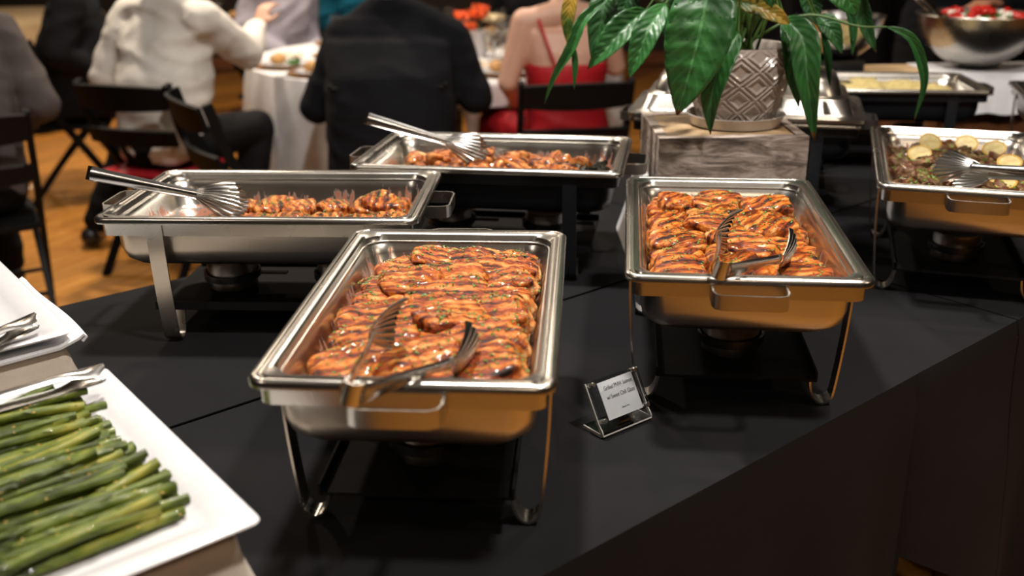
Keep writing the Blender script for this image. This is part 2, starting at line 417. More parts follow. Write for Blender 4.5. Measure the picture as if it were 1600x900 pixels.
for i, (x, y, w, r, c) in enumerate(LAMPS):
    if i == 0:
        base_lamp = empty('ceiling_light', (x, y, CEIL))
        q = MB(); q.lathe([(r + .03, 0), (r + .03, -.012), (r + .005, -.02), (r + .005, -.004)], 32); q.build('trim_ring', M['steel'], base_lamp)
        q = MB(); q.lathe([(r, -.002), (r, -.010)], 32); q.build('diffuser', M['lamp'], base_lamp)
        L = base_lamp
    else:
        L = copy_tree(base_lamp); L.location = (x, y, CEIL)
    tag(L, 'round recessed ceiling downlight with white diffuser', 'light', 'recessed ceiling downlights')
# added black backdrop that keeps the background dark on the right
q = MB(); G = []
for i in range(140):
    x = .95 + i * .03
    G.append([V((x, 4.75 + .035 * math.sin(i * .9) + .02 * math.sin(i * .37), z)) for z in (.015, .8, 1.6, 2.4, 3.1)])
q.sheet(G, .004); d = q.build('black_backdrop', M['drape']); tag(d, 'added black floor-length curtain behind the buffet', 'backdrop')

# ------------------------------------------------------------------ buffet tables (8 ft x 2 ft, in two rows at 39 degrees)
TA = math.radians(39); TU = V((math.cos(TA), math.sin(TA), 0)); TN = V((-math.sin(TA), math.cos(TA), 0)); TZ = .75
def T(u, n, z=TZ): return TU * u + TN * n + V((0, 0, z))
N0, N1, N2 = .668, 1.262, 1.856; U0, U1, U2 = -.75, 1.68, 4.11
def hem(u, front):
    if not front: return .62  # unseen back drop, kept short to let light in under the tables
    if 1.35 < u <= 1.71: return .42 + (u - 1.35) / .36 * (-.23)
    if 1.71 < u < 1.95: return .19 - (u - 1.71) / .24 * .16
    return .025
def tablecloth(ua, ub, na, nb, front, ends, label):
    q = MB(); us = list(np.linspace(ua, ub, 61))
    if front and ua < 1 < ub: us = sorted(us + [1.349, 1.3495])
    ns = list(np.linspace(na + .004, nb - .004, 13))
    def z(u, n): return TZ - .0016 + .0013 * noise.noise(V((u * 5, n * 5, 1)))
    G = []
    for u in us:
        col = [T(u, n, z(u, n)) for n in ns]
        drop = []
        e = ns[0] if front else ns[-1]; sg = -1 if front else 1; H = hem(u, front)
        for k in range(1, 15):
            t = k / 14; zz = TZ - (TZ - H) * t
            off = .006 * min(1, k) + .035 * t * (1 + math.sin(u * 17 + 1.3 * math.sin(u * 6))) * .8 * min(1, t * 2)
            drop.append(T(u, e + sg * off, zz))
        G.append(drop[::-1] + col if front else col + drop)
    q.sheet(G, .0022)
    for end in ends:     # short-end drops
        u = ua if end == 0 else ub; sg = -1 if end == 0 else 1; G2 = []
        for n in np.linspace(na + .004, nb - .004, 25):
            G2.append([T(u + sg * (.002 + .03 * t * (1 + math.sin(n * 21))), n, TZ - (TZ - .03) * t) for t in np.linspace(0, 1, 12)])
        q.sheet(G2, .0022)
    o = q.build('tablecloth', M['black_cloth'], angle=60); tag(o, label, 'tablecloth')
    t = empty('folding_table', T((ua + ub) / 2, (na + nb) / 2, 0), TA); hl, hw = (ub - ua) / 2 - .012, (nb - na) / 2 - .012
    w = MB(); w.box((0, 0, TZ - .024), (2 * hl, 2 * hw, .036)); w.build('tabletop', M['black_plastic'], t, False)
    for sx in (-1, 1):
        for sy in (-1, 1):
            w = MB(); w.tube([(sx * (hl - .25), sy * (hw - .06), 0), (sx * (hl - .25), sy * (hw - .06), TZ - .042)], .014); w.build('leg', M['steel'], t)
    tag(t, 'long folding buffet table hidden under a black cloth', 'table', 'folding tables under black cloths')
tablecloth(U0, U1 - .0025, N0, N1, True, (0,), 'black tablecloth under the sign and the salmon pan in front of it')
tablecloth(U0, U1 - .0025, N1, N2, False, (0,), 'black tablecloth under the pan with tongs across its short end')
tablecloth(U1 + .0025, U2, N0, N1, True, (1,), 'black tablecloth under the pan of lemon slices')
tablecloth(U1 + .0025, U2, N1, N2, False, (1,), 'black tablecloth under the pan of yellow grain')

# ------------------------------------------------------------------ chafing dishes
RIMZ = .975
CACHE = {}
def cached(key, fn, mat, name, parent, **kw):
    k = (key, mat.name)
    if k not in CACHE:
        q = MB(); fn(q); CACHE[k] = q.mesh(name, mat, **kw)
    return link(name, CACHE[k], parent)
HL, HW = .265, .1625
def f_pan(q):      # origin at rim top centre, long axis = x
    a, b = HL, HW
    prof = [(0, -.010, .022), (0, -.0035, .022), (-.003, 0, .021), (-.008, 0, .018), (-.0095, -.0022, .018), (-.0115, -.0022, .017), (-.013, .0002, .016), (-.0195, -.001, .022),
            (-.0225, -.004, .032), (-.0235, -.013, .034), (-.0275, -.0165, .036), (-.030, -.035, .040), (-.034, -.055, .044), (-.042, -.064, .046), (-.056, -.067, .046)]
    L = [rrect(a + d, b + d, r, z, 7) for d, z, r in prof]
    under = [(-.058, -.069, .046), (-.043, -.0665, .046), (-.0355, -.056, .044), (-.0255, -.012, .034), (-.004, -.006, .021), (-.002, -.010, .021)]
    q.loops(L, False, True)
    q.loops([rrect(a + d, b + d, r, z, 7) for d, z, r in under], True, False)
def f_frame(q):
    a, b = HL - .010, HW - .010
    o = [rrect(a, b, .016, z) for z in (-.032, -.0065)]; i = [rrect(a - .004, b - .004, .013, z) for z in (-.0065, -.032)]
    q.loops([o[0], o[1], i[0], i[1], o[0]], False, False)
def f_water(q):
    a, b = HL - .022, HW - .022
    prof = [(0, -.012, .030), (-.001, -.060, .034), (-.005, -.078, .038), (-.014, -.088, .042), (-.028, -.092, .042)]
    q.loops([rrect(a + d, b + d, r, z, 7) for d, z, r in prof], False, True)
def f_handle(q):   # at +x end
    x = HL - .010; w = .048
    pts = [(x - .002, -w, -.021), (x + .030, -w, -.021), (x + .041, -w + .003, -.021), (x + .046, -w + .012, -.021), (x + .046, 0, -.021), (x + .046, w - .012, -.021), (x + .041, w - .003, -.021), (x + .030, w, -.021), (x - .002, w, -.021)]
    q.ribbon(pts, .021, .0028, (0, 0, 1))
def f_leg(q):      # on the +y long side at x=0
    y = HW - .009; zt = TZ - RIMZ + .0015
    pts = [(0, y, -.012), (0, y, -.06), (0, y - .004, -.13), (0, y - .011, zt + .022), (0, y - .016, zt + .008), (0, y - .026, zt + .002), (0, y - .036, zt + .007), (0, y - .043, zt + .022), (0, y - .047, zt + .050)]
    q.ribbon(bez(pts, 4), .027, .003, (1, 0, 0))
def f_shelf(q):
    zt = TZ - RIMZ
    q.box((0, 0, zt + .050), (.40, .225, .004)); q.box((0, .112, zt + .056), (.40, .003, .014)); q.box((0, -.112, zt + .056), (.40, .003, .014))
def f_fuel(q):
    zt = TZ - RIMZ + .052
    q.lathe([(.040, 0), (.043, .002), (.043, .046), (.040, .050), (.036, .050), (.035, .043), (.0, .043)], 28, cap1=False)
def f_ring(q):
    zt = TZ - RIMZ + .052
    q.lathe([(.046, .018), (.050, .018), (.050, .030), (.046, .030), (.046, .018)], 28, cap0=False, cap1=False)
    q.box((.075, 0, .024), (.05, .012, .003))
def chafer(name, x, y, rz, dark, label, handles=(1, -1)):
    t = empty(name, (x, y, RIMZ), rz)
    body = M['black_enamel'] if dark else M['steel_body']; fr = M['black_enamel'] if dark else M['steel']
    cached('pan', f_pan, M['steel_pan'], 'food_pan', t, angle=50)
    cached('frame', f_frame, fr, 'frame', t); cached('water', f_water, body, 'water_pan', t, angle=50)
    for s in handles:
        h = cached('handle', f_handle, fr if not dark else M['steel_body'], 'handle', t)
        if s < 0: h.rotation_euler.z = PI
    for sx in (-1, 1):
        for sy in (-1, 1):
            l = cached('leg', f_leg, M['steel'] if not dark else M['black_enamel'], 'leg', t); l.location = (sx * .165, 0, 0)
            if sy < 0: l.rotation_euler.z = PI
    sh = cached('shelf', f_shelf, M['shelf_black'], 'fuel_shelf', t, smooth=False)
    for s in (-1, 1):
        c = cached('fuel', f_fuel, M['fuel'], 'fuel_can', t); c.location = (s * .10, 0, TZ - RIMZ + .0525)
        r = cached('ring', f_ring, M['black_enamel'], 'fuel_holder', t); r.location = (s * .10, 0, TZ - RIMZ + .0525)
    tag(t, label, 'chafing dish', 'chafing dishes on the buffet')
    return t
R = math.radians
CA = chafer('chafing_dish', -.0982, 1.1674, R(-4.34 + 90), False, 'stainless chafing dish of glazed salmon standing beside the acrylic sign and asparagus')
CB = chafer('chafing_dish', .3412, 1.4617, R(-6.68 + 90), False, 'stainless chafing dish of glazed salmon in front of the weathered wooden box')
CC = chafer('chafing_dish', -.4026, 1.6589, R(-3.41), False, 'stainless chafing dish, half empty, with tongs across its short end by the floor')
CD = chafer('chafing_dish', -.0260, 1.966, R(-9.89), True, 'dark-bodied chafing dish of small chicken pieces behind the half-empty salmon pan')
CE = chafer('chafing_dish', .8754, 1.8652, R(-17.75 + 90), False, 'stainless chafing dish of roasted mushrooms topped with lemon slices')
CF = chafer('chafing_dish', 1.032, 2.7747, R(-7.94), True, 'dark-bodied chafing dish of yellow grain in front of the steel salad bowl')
CG = chafer('chafing_dish', .575, 2.385, R(-15), True, 'dark-bodied chafing dish closed with a domed steel lid behind the plant')
hb = onz(1574, 125, RIMZ); _t = R(-17)
hx = hb.x + HW * math.cos(_t) + HL * math.sin(_t) * 1; hy = hb.y + HW * math.sin(_t) - HL * math.cos(_t)
CH = chafer('chafing_dish', hx, hy, _t + PI / 2, False, 'stainless chafing dish standing beside the yellow grain and the white cloth')
# lid of G
lid = empty('pan_lid', (.575, 2.385, RIMZ), R(-15))
q = MB(); q.loops([rrect(HL + d, HW + d, r, z, 7) for d, z, r in ((.004, .002, .024), (.004, .010, .024), (-.004, .011, .022), (-.022, .012, .03), (-.026, .016, .034), (-.034, .045, .045), (-.037, .048, .05), (-.050, .052, .05), (-.060, .082, .05), (-.075, .095, .05), (-.11, .101, .05), (-.15, .103, .012))]); q.build('dome', M['steel'], lid, angle=50)
q = MB(); q.tube(bez([(-.06, 0, .098), (-.055, 0, .128), (0, 0, .138), (.055, 0, .128), (.06, 0, .098)], 5), .006); q.build('handle', M['steel_bright'], lid)
tag(lid, 'domed stainless steel lid closing the dish behind the plant', 'lid')

# ------------------------------------------------------------------ food
def chunk_mesh(name, sx, sy, sz, mat, seed, n=11, ridge=.0012, pw=4.2, rough=.13):
    """rounded-block piece with uneven surface; base at z=0"""
    bm = bmesh.new(); bmesh.ops.create_cube(bm, size=2); bmesh.ops.subdivide_edges(bm, edges=bm.edges, cuts=n, use_grid_fill=True)
    o = V((seed * 3.7, seed * 1.9, seed))
    ca, sa = math.cos(.5), math.sin(.5)
    for v in bm.verts:
        p = v.co; l = (abs(p.x) ** pw + abs(p.y) ** pw + abs(p.z) ** pw) ** (1 / pw); d = p / l
        k = 1 + rough * noise.noise(d * 1.4 + o) + rough * .5 * noise.noise(d * 3.7 + o)
        w = V((d.x * sx * k, d.y * sy * k * (1 + .12 * d.x * math.sin(seed)), d.z * sz * (1 + 1.6 * (k - 1))))
        if d.z > 0: w.z *= 1 - .35 * (d.x * .6 + math.sin(seed * 2.1) * d.y * .5) * .6
        if d.z > .1: w.z += ridge * math.sin((w.x * sa * -1 + w.y * ca) * 2 * PI / .017 + 3 * noise.noise(w * 40 + o)) * d.z
        w += V((0, 0, .0014)) * noise.noise(w * 110 + o)
        w.z += sz * .8
        v.co = w
    me = bpy.data.meshes.new(name); bm.to_mesh(me); bm.free(); me.materials.append(mat)
    me.polygons.foreach_set('use_smooth', [True] * len(me.polygons)); return me
FIL = [chunk_mesh('salmon_fillet', .056 + .006 * (i % 3 - 1), .035 + .003 * (i % 2), .019, M['salmon'], i + 1) for i in range(6)]
FILB = [chunk_mesh('salmon_fillet', .050 + .005 * (i % 3 - 1), .035 + .003 * (i % 2), .019, M['salmon_b'], i + 11) for i in range(6)]
CHK = [chunk_mesh('chicken_piece', .022 + .004 * (i % 3 - 1), .016, .010, M['chicken'], i + 31, 6, .0006, 2.6, .2) for i in range(6)]
MUSH = [chunk_mesh('mushroom_piece', .022 + .005 * (i % 3 - 1), .016, .009, M['mushroom'], i + 51, 6, .0006, 2.4, .35) for i in range(6)]
def panw(C, x, y, z=0):
    """pan frame as seen: x right, y away from viewer, z above the rim -> world"""
    a = C.rotation_euler.z
    if C in LONGAWAY: a -= PI / 2
    return V((C.location.x + x * math.cos(a) - y * math.sin(a), C.location.y + x * math.sin(a) + y * math.cos(a), RIMZ + z)), a
LONGAWAY = (CA, CB, CE, CH)
def pan_out(C, P):
    # how far points (pan frame, z above the rim) lie outside the food pan, and the outward direction
    hx, hy = (HW, HL) if C in LONGAWAY else (HL, HW); rr = .042
    d = np.interp(P[:, 2], [-.067, -.064, -.055, -.035, -.0165], [-.052, -.043, -.035, -.031, -.0285]) - .0015
    qx = np.abs(P[:, 0]) - (hx + d - rr); qy = np.abs(P[:, 1]) - (hy + d - rr)
    out = np.hypot(np.maximum(qx, 0), np.maximum(qy, 0)) + np.minimum(np.maximum(qx, qy), 0) - rr
    gx = np.where((qx > 0) & (qy > 0), qx, np.where(qx > qy, 1, 0)); gy = np.where((qx > 0) & (qy > 0), qy, np.where(qx > qy, 0, 1)); n = np.hypot(gx, gy) + 1e-9
    return out, gx / n * np.sign(P[:, 0]), gy / n * np.sign(P[:, 1])
def settle(o, C):
    # slide a piece inwards and up until it clears the walls and the bottom of its pan
    a = panw(C, 0, 0)[1]; R3 = Matrix.Rotation(-a, 3, 'Z'); c0 = V((C.location.x, C.location.y, RIMZ)); Mx = Matrix.LocRotScale(o.location, o.rotation_euler, o.scale)
    P = np.array([R3 @ (Mx @ v.co - c0) for v in o.data.vertices]); tot = np.zeros(3); dz = max(0, -.0663 - P[:, 2].min()); P[:, 2] += dz; tot[2] = dz
    for _ in range(16):
        out, gx, gy = pan_out(C, P); i = int(out.argmax())
        if out[i] <= 0: break
        m = -out[i] * np.array((gx[i], gy[i], 0)); P += m; tot += m
    o.location = V(o.location) + Matrix.Rotation(a, 3, 'Z') @ V(tot)
def inside(C, x, y, z):
    P = np.array([[x, y, z]])
    for _ in range(3):
        out, gx, gy = pan_out(C, P)
        if out[0] > -.001: P += -(out[0] + .001) * np.array([[gx[0], gy[0], 0]])
    return P[0, 0], P[0, 1]
def place(meshes, C, spots, name, label, cat, group):
    objs = []
    for i, (x, y, z, rz, tx, ty, s) in enumerate(spots):
        p, a = panw(C, x, y, z)
        o = link(name, meshes[i % len(meshes)], None, p, (tx, ty, a + rz), (s, s, s)); tag(o, label, cat, group); settle(o, C); objs.append(o)
    return objs
def bvh(objs):
    vs = []; fs = []
    for o in objs:
        Mx = Matrix.LocRotScale(o.location, o.rotation_euler, o.scale); n = len(vs)
        vs += [Mx @ v.co for v in o.data.vertices]; fs += [[n + k for k in p.vertices] for p in o.data.polygons]
    return BVHTree.FromPolygons(vs, fs)
def flecks(name, objs, C, rx, ry, n, size, mat, label, cat, zmin=-.06, clump=None):
    t = bvh(objs); q = MB(); k = 0
    for _ in range(n * 6):
        if k >= n: break
        x = random.uniform(-rx, rx); y = random.uniform(-ry, ry)
        if clump and noise.noise(V((x * 30, y * 30, clump))) < random.uniform(-.35, .25): continue
        p, a = panw(C, x, y, .12); h = t.ray_cast(p, V((0, 0, -1)))
        if h[0] is None or h[0].z < RIMZ + zmin: continue
        k += 1; s = size * random.uniform(.5, 1.3); ax = V((random.gauss(0, 1), random.gauss(0, 1), random.gauss(0, .3))).normalized()
        b = ax.cross(h[1]); b = b.normalized() if b.length > 1e-4 else V((1, 0, 0)); c = h[0] + h[1] * .0006
        q.add([c + ax * s, c + b * s * .5 + h[1] * s * .3, c - ax * s * .8, c - b * s * .5 + h[1] * s * .15], [(0, 1, 2, 3)])
    o = q.build(name, mat, smooth=False); tag(o, label, cat, kind='stuff'); return o
def juices(C, hx, hy, z, label, cx=0):
    q = MB(); G = []
    p0, a = panw(C, 0, 0)
    for i in range(20):
        G.append([])
        for j in range(20):
            x = (i / 19 * 2 - 1) * hx; y = (j / 19 * 2 - 1) * hy; x *= 1 - .12 * noise.noise(V((y * 25, cx, 1))); x += cx; x, y = inside(C, x, y, z)
            p, _ = panw(C, x, y, z + .0015 * noise.noise(V((x * 30, y * 30, 3)))); G[-1].append(p)
    q.sheet(G, .003); o = q.build('pan_juices', M['juice']); tag(o, label, 'sauce', kind='stuff')
rj = lambda s: random.uniform(-s, s)
# pan A : three columns of long fillets
sp = []
for r_, y in enumerate((.185, .118, .05, -.018, -.088, -.155)):
    for c_, x in enumerate((-.078, .005, .084)):
        if r_ == 0 and c_ == 0: x += .012
        sp.append((x + rj(.006), y + rj(.008) + (c_ - 1) * -.006, -.0635 + .012 * (c_ == 1) + .004 * (r_ % 2) + max(0, r_ - 1) * .0, R(24 + rj(10)) , R(8 + rj(5)), R(-6 + rj(6)), random.uniform(.92, 1.06)))
sp += [(-.03, .212, -.040, R(8), R(14), R(3), .75), (.055, .205, -.046, R(-20), R(9), R(4), .8), (.03, -.05, -.036, R(35), R(5), R(9), .85), (-.045, .09, -.036, R(18), R(9), R(-7), .85), (-.05, -.105, -.042, R(30), R(9), R(-9), .85), (.085, .165, -.040, R(12), R(16), R(-4), .75)]
FA = place(FIL, CA, sp, 'salmon_fillet', 'glazed grilled salmon fillet with dark sear lines in the dish beside the sign', 'salmon fillet', 'salmon fillets in the dish beside the sign')
juices(CA, .128, .225, -.0590, 'orange pan juices under the salmon in the dish beside the sign')
flecks('chopped_herbs', FA, CA, .13, .23, 1500, .0027, M['herb'], 'chopped green herbs sprinkled over the salmon beside the sign', 'herbs', clump=2.)
# pan B
sp = []
for r_, y in enumerate((.16, .095, .03, -.035, -.10, -.165)):
    for c_, x in enumerate((-.092, -.008, .076)):
        if r_ == 5 and c_ == 2: x += .012
        sp.append((x + rj(.008) + .010 * (r_ > 2) * (c_ > 0), y + rj(.01), -.063 + .012 * (c_ == 1) + .004 * (r_ % 2), R(random.choice((-12, 8, 25, -30)) + rj(8)), R(7 + rj(7)), R(rj(8)), random.uniform(.9, 1.05)))
sp += [(-.075, .165, -.036, R(20), R(12), R(5), .75), (.0, .18, -.038, R(-5), R(18), R(0), .8), (.075, .155, -.036, R(10), R(12), R(-5), .8), (-.03, .04, -.034, R(-25), R(7), R(3), .8), (.06, .02, -.036, R(25), R(7), R(-6), .9), (-.085, -.05, -.038, R(10), R(7), R(6), .8), (.02, -.085, -.035, R(-28), R(6), R(3), .9)]
FB = place(FILB, CB, sp, 'salmon_fillet', 'glazed grilled salmon fillet in the dish in front of the weathered wooden box', 'salmon fillet', 'salmon fillets in the dish by the wooden box')
juices(CB, .128, .225, -.0595, 'orange pan juices under the salmon in the dish by the wooden box')
flecks('chopped_herbs', FB, CB, .13, .21, 1200, .0027, M['herb'], 'chopped green herbs sprinkled over the salmon by the wooden box', 'herbs', clump=5.)
# pan C : blocks of salmon left in the half-empty pan
sp = []
for k, x in enumerate((-.09, -.035, .022, .08, .14, .195)):
    sp.append((x + rj(.005), .055 + rj(.008), -.062, R(85 + rj(12)), R(rj(5)), R(rj(5)), .84))
    sp.append((x + rj(.008), -.045 + rj(.008), -.063, R(80 + rj(20)), R(rj(6)), R(rj(6)), .86))
sp += [(.165, .05, -.043, R(60), R(12), R(-8), .72), (-.13, -.06, -.064, R(30), 0, 0, .6)]
FC = place(FILB, CC, sp, 'salmon_fillet', 'pale grilled salmon piece left in the half-empty dish', 'salmon fillet', 'salmon pieces in the half-empty dish')
juices(CC, .155, .118, -.0635, 'orange pan juices under the salmon in the half-empty dish', .055)
flecks('chopped_herbs', FC, CC, .22, .12, 800, .0028, M['herb'], 'chopped green herbs sprinkled over the salmon in the half-empty dish', 'herbs', clump=8.)
# pan D : small chicken pieces
sp = []
for k in range(84):
    x = -.20 + .36 * random.random(); y = -.10 + .20 * random.random()
    sp.append((x, y, -.064 + .012 * random.random() + .016 * math.exp(-((x + .02) / .12) ** 2), random.uniform(0, 6.28), rj(.5), rj(.5), random.uniform(.85, 1.3)))
FD = place(CHK, CD, sp, 'chicken_piece', 'small orange glazed chicken piece in the dark dish with tongs', 'chicken', 'chicken pieces in the dark dish')
juices(CD, .175, .110, -.0635, 'orange pan juices under the chicken pieces', -.02)
def frill(q, c, s, n=9):
    for k in range(n):
        a = random.uniform(0, 6.28); d = V((math.cos(a), math.sin(a), random.uniform(.1, .9))).normalized(); b = d.orthogonal().normalized()
        G = [[c + d * s * t + b * s * .35 * w * math.sin(PI * min(1, t + .12)) + V((0, 0, .12 * s * math.sin(7 * t + 5 * w))) for w in (-1, -.5, 0, .5, 1)] for t in (0, .25, .5, .75, 1)]
        q.sheet(G, .0007)
M['dark_greens'] = plain('dark_charred_greens', (.022, .022, .012), .45, var=.6, nscale=60)
for x, y, s in ((.165, .01, .035), (.205, -.03, .03), (.195, .05, .032), (.12, .055, .026)):
    q = MB(); frill(q, V((0, 0, 0)), s); o = q.build('charred_greens', M['dark_greens'], loc=panw(CD, x, y, -.052)[0]); tag(o, 'clump of dark charred greens beside the chicken pieces', 'greens', 'charred greens in the chicken dish')
# pan E : mushrooms and lemon
sp = []
for k in range(150):
    x = -.115 + .23 * random.random(); y = -.20 + .40 * random.random()
    sp.append((x, y, -.062 + .016 * random.random() + .012 * math.exp(-(x / .08) ** 2), random.uniform(0, 6.28), rj(.6), rj(.6), random.uniform(.8, 1.35)))
FE = place(MUSH, CE, sp, 'mushroom_piece', 'roasted brown mushroom piece in the dish with lemon slices', 'mushroom', 'mushroom pieces in the lemon dish')
flecks('chopped_herbs', FE, CE, .115, .2, 700, .0048, M['herb'], 'chopped green herbs over the roasted mushrooms', 'herbs', clump=3.)
for x, y, z, tx, ty in ((-.045, .155, -.018, 50, 10), (-.07, .075, -.026, 42, -8), (-.02, .01, -.026, 35, 5), (-.03, -.075, -.026, 40, 0), (.075, .13, -.02, 40, -14), (.09, .03, -.024, 35, -6), (.03, .19, -.024, 45, 0), (.06, -.12, -.026, 30, 0)):
    p, a = panw(CE, x, y, z + .009); t = empty('lemon_slice', p); t.rotation_euler = (R(tx * .75), R(ty), a); t.scale = (.80, .80, .80)
    q = MB(); q.lathe([(.024, -.0022), (.0255, 0), (.024, .0022)], 26); q.build('flesh', M['lemon'], t)
    q = MB(); q.lathe([(.0245, -.0028), (.0285, -.0024), (.0285, .0024), (.0245, .0028), (.0245, -.0028)], 26, cap0=False, cap1=False); q.build('rind', M['lemon_rind'], t)
    tag(t, 'round roasted lemon slice lying on the mushrooms', 'lemon', 'lemon slices on the mushrooms')
# pan F : grain
def mound(C, hx, hy, z0, amp, mat, name, label, cat, fr=22):
    q = MB(); G = []
    for i in range(60):
        G.append([])
        for j in range(36):
            x = (i / 59 * 2 - 1); y = (j / 35 * 2 - 1); e = (1 - abs(x) ** 6) * (1 - abs(y) ** 6)
            h = z0 + amp * e * (.6 + .5 * noise.noise(V((x * hx * fr, y * hy * fr, 2)))) + .004 * noise.noise(V((x * hx * 120, y * hy * 120, 5)))
            G[-1].append(panw(C, *inside(C, x * hx, y * hy, min(h - .004, -.03)), h)[0])
    q.sheet(G, .006); o = q.build(name, mat); tag(o, label, cat, kind='stuff'); return o
mound(CF, .226, .126, -.046, .048, M['grain'], 'yellow_grain', 'yellow buttered grain heaped in the dark-bodied dish', 'grain')
mound(CH, .126, .226, -.056, .030, M['grain'], 'yellow_grain', 'yellow buttered grain in the dish beside the white cloth', 'grain')

# ------------------------------------------------------------------ tongs
def tongs(hinge, aim, roll, spread, label, group=None, length=.25, name='serving_tongs'):
    """arms run along local +x from the hinge, open along y, straps and shells are wide along z"""
    t = empty(name, hinge); X = (V(aim) - V(hinge)).normalized(); Zw = V((0, 0, 1)); Y = Zw.cross(X).normalized(); Z = X.cross(Y)
    Mx = Matrix((X, Y, Z)).transposed() @ Matrix.Rotation(roll, 3, 'X'); t.rotation_euler = Mx.to_euler()
    L = length - .074
    q = MB(); pts = [(.004, -.009, 0), (-.004, -.008, 0), (-.009, -.004, 0), (-.010, 0, 0), (-.009, .004, 0), (-.004, .008, 0), (.004, .009, 0)]
    q.ribbon(pts, .024, .0018, (0, 0, 1)); q.build('spring_hinge', M['steel_bright'], t)
    for s in (-1, 1):
        q = MB(); G = []
        for k in range(17):
            a = k / 16; x = a * L; y = s * (.009 + (spread - .009) * a + -.002 * math.sin(PI * a)); w = .022 - .011 * a + .004 * max(0, a - .85) / .15
            G.append([V((x, y + s * (.0035 * (1 - (2 * b - 1) ** 2)), (b - .5) * w)) for b in (0, .17, .33, .5, .67, .83, 1)])
        q.sheet(G, .0016); arm = q.build('arm', M['steel_bright'], t)
        q = MB(); G = []; Ls = .078
        for k in range(9):
            rr = .10 + .90 * k / 8; row = []
            for j in range(55):
                b = j / 54 * 2 - 1; an = b * .72
                ser = 1 + .018 * math.cos(b * PI * 9) * (rr > .85)
                rid = .0019 * math.cos(b * PI * 9) * rr ** 1.2
                row.append(V((L - .010 + rr * Ls * (1 - .26 * b * b) * ser, s * (spread + .004 - .012 * rr ** 2.2 + .013 * rr ** .7 * (1 - b * b)) + s * rid, b * .033 * rr ** .62 * ser)))
            G.append(row)
        q.sheet(G, .0014); q.build('shell_head', M['steel_bright'], t, angle=70)
    tag(t, label, 'tongs', group); return t
TG = 'scalloped steel tongs on the buffet'
tongs(onz(551, 612, RIMZ + .026), onz(650, 540, RIMZ + .008), R(14), .046, 'scalloped steel tongs spread open on the salmon beside the sign', TG, .22)
tongs(onz(1127, 420, RIMZ + .022), onz(1190, 370, RIMZ + .008), R(14), .044, 'scalloped steel tongs resting open on the salmon by the wooden box', TG, .205)
tongs(onz(146, 272, RIMZ + .045), onz(345, 312, RIMZ + .002), R(-24), .024, 'scalloped steel tongs laid across the end of the half-empty salmon dish', TG, .265)
tongs(onz(578, 186, RIMZ + .055), onz(720, 228, RIMZ + .010), R(-22), .026, 'scalloped steel tongs propped over the chicken pieces', TG, .26)
tongs(onz(1690, 275, RIMZ + .040), onz(1535, 268, RIMZ + .014), R(24), .028, 'scalloped steel tongs lying on the mushrooms and lemon', TG, .25)
tongs(ony(1436, -4, 3.10), ony(1500, 56, 3.135), R(10), .014, 'plain steel tongs standing in the salad bowl', TG, .215)
# spoon in F
def spoon(p0, p1, label):
    t = empty('serving_spoon', p0); X = (V(p1) - V(p0)); L = X.length; X.normalize(); Y = V((0, 0, 1)).cross(X).normalized(); Z = X.cross(Y); t.rotation_euler = Matrix((X, Y, Z)).transposed().to_euler()
    q = MB(); q.ribbon(bez([(0, 0, .03), (L * .5, 0, .022), (L * .72, 0, .004), (L * .78, 0, 0)], 5), .013, .0025, (0, 1, 0)); q.build('handle', M['steel_bright'], t)
    q = MB(); G = []
    for i in range(13):
        th = i / 12 * PI; w = .028 * math.sin(th) ** .7
        G.append([V((L * .76 + .038 * (1 - math.cos(th)), b * w, -.012 * (1 - b * b) * math.sin(th))) for b in (-1, -.66, -.33, 0, .33, .66, 1)])
    q.sheet(G, .0015); q.build('bowl', M['steel_bright'], t); tag(t, label, 'spoon')
spoon(panw(CF, -.34, .05, .02)[0], panw(CF, -.075, .02, -.008)[0], 'steel serving spoon lying in the yellow grain')

# ------------------------------------------------------------------ wooden box, plant
BX = onz(1030, 216, 1.012); BXR = onz(1265, 213, 1.012); bang = math.atan2((BXR - BX).y, (BXR - BX).x); BW = (BXR - BX).length; BD = .265; BH = .105
bc = BX + (BXR - BX) / 2 + V((-math.sin(bang), math.cos(bang), 0)) * BD / 2
box = empty('wooden_box', (bc.x, bc.y, 1.012 - BH), bang)
def board(name, c, d, mat, parent, chip=0, seed=0):
    q = MB(); n = 26; L = []
    # subdivided board with slightly uneven faces
    bm = bmesh.new(); bmesh.ops.create_cube(bm, size=1)
    lng = [e for e in bm.edges]; bmesh.ops.subdivide_edges(bm, edges=lng, cuts=10, use_grid_fill=True)
    for v in bm.verts:
        p = V((v.co.x * d[0], v.co.y * d[1], v.co.z * d[2])); k = noise.noise(V((p.x * 12, p.y * 40, p.z * 60 + seed)))
        v.co = p + V(c) + V((0, (chip if abs(v.co.y) > .49 else 0) * k, chip * .6 * k if abs(v.co.z) > .49 else 0))
    me = bpy.data.meshes.new(name); bm.to_mesh(me); bm.free(); me.materials.append(mat); return link(name, me, parent)
board('front_board', (0, -BD / 2 + .011, BH / 2), (BW, .022, BH), M['weathered'], box, .0025)
board('back_board', (0, BD / 2 - .011, BH / 2), (BW, .022, BH), M['weathered'], box, .0025, 3)
for s in (-1, 1): board('side_board', (s * (BW / 2 - .010), 0, BH / 2 - .0005), (.020, BD - .044, BH), M['weathered'], box, .001, 5 + s)
board('top_panel', (0, 0, BH - .010), (BW - .044, BD - .046, .014), M['ply'], box)
tag(box, 'weathered grey wooden box with a pale top holding the potted plant', 'box')
q = MB(); h2 = 1.012 - BH - TZ
q.loops([[V(p) for p in rrect(BW / 2 + e, BD / 2 + e, .01 + e, z, 5)] for e, z in ((.050, 0), (.030, h2 * .4), (.018, h2 * .8), (.010, h2 - .004), (.002, h2 - .0005), (-.03, h2 - .0005))])
